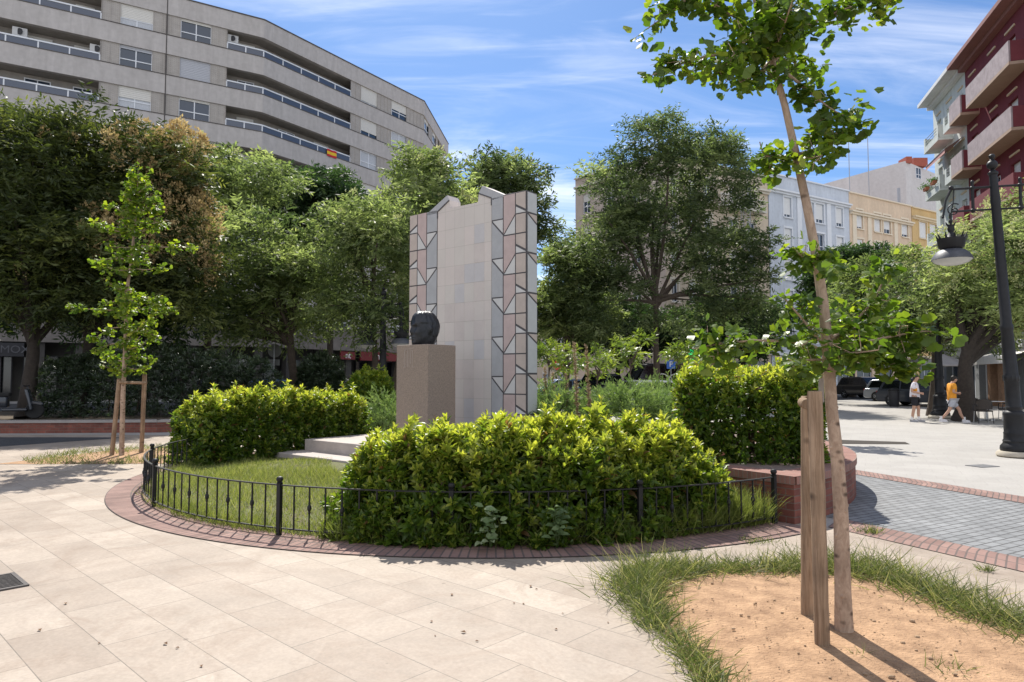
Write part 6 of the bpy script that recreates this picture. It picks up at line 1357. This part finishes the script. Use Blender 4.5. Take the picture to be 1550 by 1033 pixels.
B2 = gr(1386, 639); person('man in white football shirt with an orange patch and black shorts, face hidden by leaves', B2, R_(-35), [(-.10, -.10, .0), (.10, .11, .0)], [(-.03, -.10, .49), (.10, .11, .49)], (0, 0, .90), (.0, 0, 1.40), (.06, 0, 1.60), [(-.08, -.25, 1.12), (-.06, .25, 1.12)], [(.22, -.12, 1.04), (.22, .06, 1.05)], whitesh, blacksh, greysho, False, False, True)

# ================================================================== VEHICLES
tyre = mat('tyre', (.02, .02, .02), .85, .2); rimm = mat('rim', (.35, .36, .38), .35, .1, metal=.8); lightm = mat('headlight', (.7, .72, .75), .15, .03, spec=.8); platem = mat('number_plate', (.65, .65, .62), .5, .05); redl = mat('tail_light', (.35, .02, .02), .2, .1)
def car(label, base, rz, paint, L=4.4, W=1.82, H=1.6, prof=None, cat='car', name='parked_car', plate=True):
    """x forward; profile in (x,z) fractions"""
    root = thing(name, label, cat, base, 'cars parked along the street'); root.rotation_euler = (0, 0, rz); r = .34
    low = [(-.5, .22), (-.49, .48), (-.47, .58), (.20, .60), (.36, .575), (.46, .53), (.495, .42), (.5, .24), (.47, .15), (-.47, .15)]
    cab = prof or [(-.475, .57), (-.40, .94), (-.36, .985), (-.02, 1.0), (.06, .97), (.235, .59)]
    b = MB(); n = len(low)
    def ring(pts, ys): return [[(x * L, y * W, z * H) for x, z in pts] for y in ys]
    rows = []
    for y, k, ins in ((-.5, .93, .0), (-.47, 1, 0), (.47, 1, 0), (.5, .93, 0)): rows.append([(x * L * (.985 if abs(y) == .5 else 1), y * W, (z - .38) * (k if abs(y) == .5 else 1) * H + .38 * H) for x, z in low])
    vs = [v for rw in rows for v in rw]; fs = [(i * n + j, (i + 1) * n + j, (i + 1) * n + (j + 1) % n, i * n + (j + 1) % n) for i in range(3) for j in range(n)] + [tuple(range(n)), tuple(3 * n + j for j in range(n))[::-1]]
    b.add(vs, fs); m_ = len(cab)
    def cabrow(s): return [(x * L, s * W * (.47 - .09 * ((z - .57) / .43)), z * H) for x, z in cab]
    vs = cabrow(-1) + cabrow(1); b.add(vs, [(j, m_ + j, m_ + (j + 1), j + 1) for j in range(m_ - 1)] + [tuple(range(m_)), tuple(m_ + j for j in range(m_))[::-1], (0, m_ - 1, 2 * m_ - 1, m_)])
    for s in (-1, 1): b.box((.20 * L, s * W * .53, .64 * H), (.16, .18, .13))
    body = b.build('body', paint, root, smooth=True, bevel=.03)
    def win(name, pts): w_ = MB(); w_.face(pts); w_.face(pts[::-1]); return w_.build(name, darkglass, root)
    def C(x, z, s, o=.012): return (x * L, s * (W * (.47 - .09 * ((z - .57) / .43)) + o), z * H)
    b0, b1, t0, t1 = cab[0], cab[-1], cab[1], cab[-2]
    for s in (-1, 1):
        win('side_window', [C(-.42, .63, s), C(-.20, .63, s), C(-.20, .92, s), C(-.37, .92, s)]); win('side_window', [C(-.18, .63, s), C(.02, .63, s), C(.02, .93, s), C(-.18, .92, s)]); win('side_window', [C(.04, .63, s), C(b1[0] - .035, .63, s), C(t1[0] - .01, .93, s), C(.04, .93, s)])
    f = .012 * L
    win('windscreen', [(b1[0] * L + .005, -W * .42, .615 * H), (b1[0] * L + .005, W * .42, .615 * H), (t1[0] * L + .04, W * .36, .955 * H), (t1[0] * L + .04, -W * .36, .955 * H)])
    win('rear_window', [(b0[0] * L + .03, -W * .41, .65 * H), (b0[0] * L + .03, W * .41, .65 * H), (t0[0] * L - .02, W * .37, .91 * H), (t0[0] * L - .02, -W * .37, .91 * H)])
    for s in (-1, 1):
        for x in (-.30, .31):
            w_ = MB((x * L, s * (W / 2 - .10), r)); Q = Matrix.Rotation(math.pi / 2, 3, 'X'); w_.lathe([(.20, -.1), (.31, -.11), (r, -.08), (r, .08), (.31, .11), (.20, .1)], (x * L, s * (W / 2 - .10), r), 22, Q); t = w_.build('wheel', tyre, root, smooth=True); t.location = (x * L, s * (W / 2 - .10), r)
            w_ = MB(); w_.lathe([(0.001, -.105), (.05, -.108), (.06, -.09), (.19, -.095), (.205, -.09), (.205, .09), (.06, .09), (.05, .108), (0.001, .105)], (0, 0, 0), 20, Q)
            for k in range(5): a = k * 1.257; w_.box((math.cos(a) * .12, -s * -.0 + s * .108, math.sin(a) * .12), (.15, .02, .035), 0, (1, 1), -a)
            w_.build('rim', rimm, t)
        w_ = MB(); w_.box((.488 * L, s * W * .37, .47 * H), (.10, .34, .10), s * -.12); w_.build('headlight', lightm, root, bevel=.02); w_ = MB(); w_.box((-.487 * L, s * W * .40, .50 * H), (.07, .22, .16)); w_.build('tail_light', redl, root, bevel=.02)
    w_ = MB(); w_.box((.50 * L, 0, .42 * H), (.05, .52, .17)); w_.build('grille', sign_dark, root, bevel=.02); w_ = MB(); w_.box((.512 * L, 0, .27 * H), (.03, .5, .11)); w_.build('number_plate', platem, root)
    return root
pb_ = mat('paint_black', (.010, .010, .012), .22, .1, 2, coat=.6); pw = mat('paint_white', (.62, .62, .62), .3, .04, 2, coat=.5); pbl = mat('paint_blue', (.10, .18, .32), .3, .08, 2, coat=.5); ps = mat('paint_silver', (.34, .36, .40), .3, .05, 2, metal=.4, coat=.5); pd = mat('paint_dark', (.035, .04, .05), .25, .1, 2, coat=.5)
cb = at(1312, 597, 53); car('black sport utility car parked facing the square, in front of the blue house', (cb.x, cb.y, 0), R_(-72), pb_, 4.5, 1.85, 1.66)
cb = at(1405, 600, 38); car('dark parked car behind the two walkers, half hidden by tree trunks', (cb.x, cb.y + .5, 0), R_(-55), pd, 4.4, 1.8, 1.55)
cb = at(1365, 597, 46); car('silver parked car between the black sport utility car and the walkers', (cb.x, cb.y, 0), R_(-50), ps, 4.3, 1.78, 1.48)
cb = at(905, 590, 40); car('dark off-road car with a bright windscreen seen between the dry spikes', (cb.x, cb.y, 0), R_(-120), pd, 4.4, 1.9, 1.85)
cb = at(965, 592, 33); car('white car whose roof shows above the wide juniper bush', (cb.x, cb.y, 0), R_(200), pw, 4.3, 1.78, 1.5)
cb = at(845, 596, 46); car('blue car behind the young trees right of the monument', (cb.x, cb.y, 0), R_(190), pbl, 4.2, 1.75, 1.5)
cb = at(425, 590, 40); car('dark blue car in the shade behind the round traffic sign', (cb.x, cb.y, 0), R_(28), pbl, 4.2, 1.75, 1.5)
cb = at(545, 594, 42); car('dark car in the shade left of the small rounded hedge', (cb.x, cb.y, 0), R_(28), pd, 4.2, 1.75, 1.5)
cb = at(1000, 590, 44); vr = car('black delivery van with white scribbled curves on its side, behind the white car', (cb.x, cb.y, 0), R_(200), pb_, 5.6, 2.0, 2.5, [(-.485, .50), (-.48, .97), (-.46, .995), (.22, 1.0), (.27, .97), (.40, .56)], 'van', 'parked_van')
q = []; b = MB()
for sx__ in (0, 1.0): b.tube([(.9 + sx__ - 1.4 + .55 * math.cos(a * .5), 1.0, 1.35 + .5 * math.sin(a * .5)) for a in range(10)], .035, 5)
b.tube([(-1.9, 1.0, 1.1), (-1.7, 1.0, 1.6), (-1.5, 1.0, 1.2), (-1.2, 1.0, 1.5), (-1.0, 1.0, 1.1)], .03, 5); b.build('painted_scribble', sign_white, vr)
# motor scooter at the far left under the trees
sb = at(18, 615, 21.8); t = thing('motor_scooter', 'parked motor scooter with a pale top box at the far left under the trees', 'scooter', (sb.x, sb.y, .30)); t.rotation_euler = (0, 0, R_(20))
for x in (-.62, .62): w_ = MB(); w_.lathe([(.14, -.05), (.24, -.06), (.27, -.03), (.27, .03), (.24, .06), (.14, .05)], (x, 0, .27), 18, Matrix.Rotation(math.pi / 2, 3, 'X')); w_.build('wheel', tyre, t, smooth=True)
w_ = MB(); w_.prism([(-.75, -.16), (-.75, .16), (-.1, .18), (-.1, -.18)], .38, .72); w_.box((.1, 0, .30), (.7, .32, .1)); w_.box((.48, 0, .62), (.1, .42, .7), 0, (1, .7), -.25); w_.box((.66, 0, .5), (.4, .14, .12), 0, (1, 1), .2); w_.build('body', pd, t, smooth=True, bevel=.04)
w_ = MB(); w_.box((-.42, 0, .78), (.75, .28, .13)); w_.build('saddle', tyre, t, bevel=.04); w_ = MB(); w_.tube([(.42, 0, .95), (.38, 0, 1.05)], .03, 6); w_.tube([(.36, -.34, 1.06), (.38, 0, 1.05), (.36, .34, 1.06)], .02, 6); w_.build('handlebar', sign_dark, t); w_ = MB(); w_.box((-.82, 0, 1.05), (.42, .44, .34), 0, (.85, .85)); w_.build('top_box', mat('top_box', (.42, .42, .40), .5, .1), t, bevel=.05)

# ================================================================== STREET FURNITURE
def pole(b, p, z, r=.03): b.tube([(p.x, p.y, 0), (p.x, p.y, z)], r, 8)
backm = mat('sign_back', (.22, .22, .22), .6, .15, metal=.3); signr = mat('sign_red', (.55, .03, .04), .4, .05); signw = mat('sign_white', (.78, .78, .78), .4, .03); signb = mat('sign_blue', (.03, .12, .45), .4, .05); signy = mat('sign_yellow', (.6, .55, .08), .5, .1)
p = at(414, 600, 30); t = thing('traffic_sign', 'grey back of a round traffic sign on a pole behind the left hedge', 'traffic sign', (p.x, p.y, 0)); zc = at(413, 531, 30).z
b = MB(t.location); pole(b, p, zc + .3); b.build('pole', polem, t); b = MB(t.location); b.lathe([(.30, 0), (.30, .02)], (p.x, p.y + .04, zc), 28, Matrix.Rotation(math.pi / 2, 3, 'X')); b.box((p.x, p.y + .04, zc - .52), (.45, .02, .26)); b.build('sign_plate', backm, t)
p = at(846, 600, 34); t = thing('traffic_sign', 'round red no entry sign with a white bar behind the dry spikes', 'traffic sign', (p.x, p.y, 0)); zc = at(846, 552, 34).z
b = MB(t.location); pole(b, p, zc + .2); b.build('pole', polem, t); b = MB(t.location); b.lathe([(.30, 0), (.30, .02)], (p.x, p.y - .05, zc), 28, Matrix.Rotation(math.pi / 2, 3, 'X')); b.build('sign_plate', signr, t); b = MB(t.location); b.box((p.x, p.y - .08, zc), (.42, .012, .11)); b.build('white_bar', signw, t)
p = at(1016, 600, 40); t = thing('traffic_sign', 'small square blue parking sign with letter P right of the big trunk', 'traffic sign', (p.x, p.y, 0)); zc = at(1016, 552, 40).z
b = MB(t.location); pole(b, p, zc + .25); b.build('pole', polem, t); b = MB(t.location); b.box((p.x, p.y - .05, zc), (.5, .02, .5)); b.build('sign_plate', signb, t); text_mesh('letter', 'P', .45, signw, t, (0, -.07, zc), (math.pi / 2, 0, 0), .006)
p = at(1047, 537, 60); t = thing('pharmacy_cross', 'lit green pharmacy cross on the cream house wall', 'shop sign', p); gx = mat('green_lit', (.05, .6, .2), .5, .02, emit=((.03, .8, .2), .6)); b = MB(p); b.box(p, (.30, .14, .9)); b.box(p + Vector((.3, 0, 0)), (.3, .14, .3)); b.box(p + Vector((-.3, 0, 0)), (.3, .14, .3)); b.build('cross', gx, t); b = MB(p); b.tube([p, p + Vector((.2, 2.5, 0))], .03, 6); b.build('bracket', polem, t)
# recycling igloo
p = at(446, 612, 31); t = thing('recycling_igloo', 'dark green dome shaped bottle bank behind the left hedge', 'bottle bank', (p.x, p.y, 0)); gm = mat('igloo_green', (.015, .13, .06), .4, .15, 3)
b = MB(t.location); b.lathe([(.62, 0), (.75, .15), (.78, .5), (.76, .85), (.68, 1.15), (.52, 1.4), (.3, 1.53), (0.001, 1.57)], t.location, 30); b.build('shell', gm, t, smooth=True)
b = MB(t.location); b.lathe([(.13, 0), (.16, .02), (.16, .06), (.13, .06)], t.location + Vector((-.42, -.55, 1.16)), 18, Matrix.Rotation(math.pi / 2 - .35, 3, 'X')); b.build('opening_ring', gm, t); b = MB(t.location); b.lathe([(.13, 0), (.13, .05)], t.location + Vector((-.42, -.54, 1.16)), 18, Matrix.Rotation(math.pi / 2 - .35, 3, 'X')); b.build('opening', sign_dark, t)
b = MB(t.location); b.box(t.location + Vector((-.1, -.765, .55)), (.4, .02, .3)); b.build('label_plate', signw, t)
p = at(411, 604, 28); t = thing('litter_bin', 'small litter bin with a yellow top in front of the bottle bank', 'bin', (p.x, p.y, 0)); b = MB(t.location); b.box((p.x, p.y, .45), (.5, .4, .9), 0, (1.05, 1.05)); b.build('bin_body', sign_dark, t, bevel=.03); b = MB(t.location); b.box((p.x, p.y, .96), (.54, .44, .1)); b.build('lid', signy, t, bevel=.03)
for i, (px, py, Y, lab) in enumerate(((1353, 601, 38, 'dark round litter bin left of the thin street tree'), (1346, 590, 44, 'dark round litter bin beside the front of the black car'))):
    p = at(px, py, Y); t = thing('litter_bin', lab, 'bin', (p.x, p.y, 0), 'dark litter bins by the street'); b = MB(t.location); b.lathe([(.22, 0), (.26, .1), (.28, .85)], t.location, 18); b.build('bin_body', sign_dark, t, smooth=True); b = MB(t.location); b.lathe([(.30, .86), (.30, .93), (.2, 1.02), (0.001, 1.04)], t.location, 18); b.build('lid', lampm, t, smooth=True)
# utility cover on the paving
p = gr(1487, 706); t = thing('utility_cover', 'small dark utility cover set in the paving beside the lamp post base', 'cover', (p.x, p.y, 0)); b = MB(p); b.box((p.x, p.y, .004), (.45, .32, .012), .3); b.build('plate', mat('cover_iron', (.13, .13, .135), .7, .3, 30, .3, 80), t)
# cafe parasol
for i, (px, lab) in enumerate(((1392, 'grey cafe parasol behind the walkers, left one'), (1428, 'grey cafe parasol behind the dark lamp post, right one'))):
    p = at(px, 552, 42 - i * 3); t = thing('parasol', lab, 'parasol', (p.x, p.y, 0), 'cafe parasols by the street'); b = MB(t.location); pole(b, p, 2.9, .03); b.build('pole', polem, t); b = MB(t.location)
    b.lathe([(1.5, 2.25), (1.5, 2.32), (.8, 2.62), (0.001, 2.95)], (p.x, p.y, 0), 8); b.build('canopy', mat('parasol_cloth', (.40, .39, .39), .9, .1), t)
# cafe tables and chairs
wick = mat('wicker', (.055, .045, .038), .85, .35, 40, .5, 90); alum = mat('aluminium', (.5, .5, .5), .35, .1, metal=.8)
def chair(label, p, rz):
    t = thing('cafe_chair', label, 'chair', p, 'cafe chairs at the right edge'); t.rotation_euler = (0, 0, rz)
    b = MB(); b.box((0, 0, .44), (.46, .46, .05)); b.build('seat', wick, t, bevel=.02)
    b = MB(); n = 10
    for i in range(n):
        a0, a1 = -1.2 + 2.4 * i / n, -1.2 + 2.4 * (i + 1) / n; f = lambda a, z, r: (-.24 + .10 * (1 - math.cos(a)) * 2, .25 * a / 1.2, z)
        z0_, z1_ = .50, .86 - .10 * (abs((a0 + a1) / 2) / 1.2) ** 2; b.face([f(a0, z0_, 0), f(a1, z0_, 0), f(a1, z1_, 0), f(a0, z1_, 0)]); g = lambda v: (v[0] + .025, v[1], v[2]); b.face([g(f(a1, z0_, 0)), g(f(a0, z0_, 0)), g(f(a0, z1_, 0)), g(f(a1, z1_, 0))]); b.face([f(a0, z1_, 0), f(a1, z1_, 0), g(f(a1, z1_, 0)), g(f(a0, z1_, 0))])
    b.build('backrest', wick, t)
    for x in (-.2, .2):
        for y in (-.21, .21): b = MB(); b.tube([(x, y, .44), (x * 1.15, y * 1.1, 0)], .013, 6); b.build('leg', alum if x > 0 else sign_dark, t, smooth=True)
    for y in (-.24, .24): b = MB(); b.tube([(-.2, y, .62), (.05, y, .66), (.2, y, .64), (.21, y, .44)], .016, 6); b.build('armrest', sign_dark, t, smooth=True)
def ctable(label, p):
    t = thing('cafe_table', label, 'table', p, 'cafe tables at the right edge'); b = MB(); b.box((0, 0, .73), (.95, .75, .03)); b.build('table_top', alum, t, bevel=.01); b = MB(); b.tube([(0, 0, .72), (0, 0, .06)], .03, 8); b.build('column', alum, t)
    b = MB(); b.box((0, 0, .03), (.6, .06, .04)); b.box((0, 0, .034), (.06, .6, .04)); b.build('foot', alum, t)
c = gr(1477, 637); chair('dark cafe chair nearest the walkers, turned to the metal table', (c.x, c.y - .1, 0), R_(20)); c = gr(1489, 641); chair('brown wicker cafe chair with its back to the square, in front of the table', (c.x, c.y, 0), R_(75))
c = gr(1503, 638); ctable('metal cafe table between dark wicker chairs near the lamp post', (c.x, c.y + .35, 0)); chair('dark cafe chair half hidden at the lamp post side of the table', (c.x + .62, c.y + .1, 0), R_(160)); chair('dark cafe chair on the far side of the metal table', (c.x + .05, c.y + 1.05, 0), R_(-95))
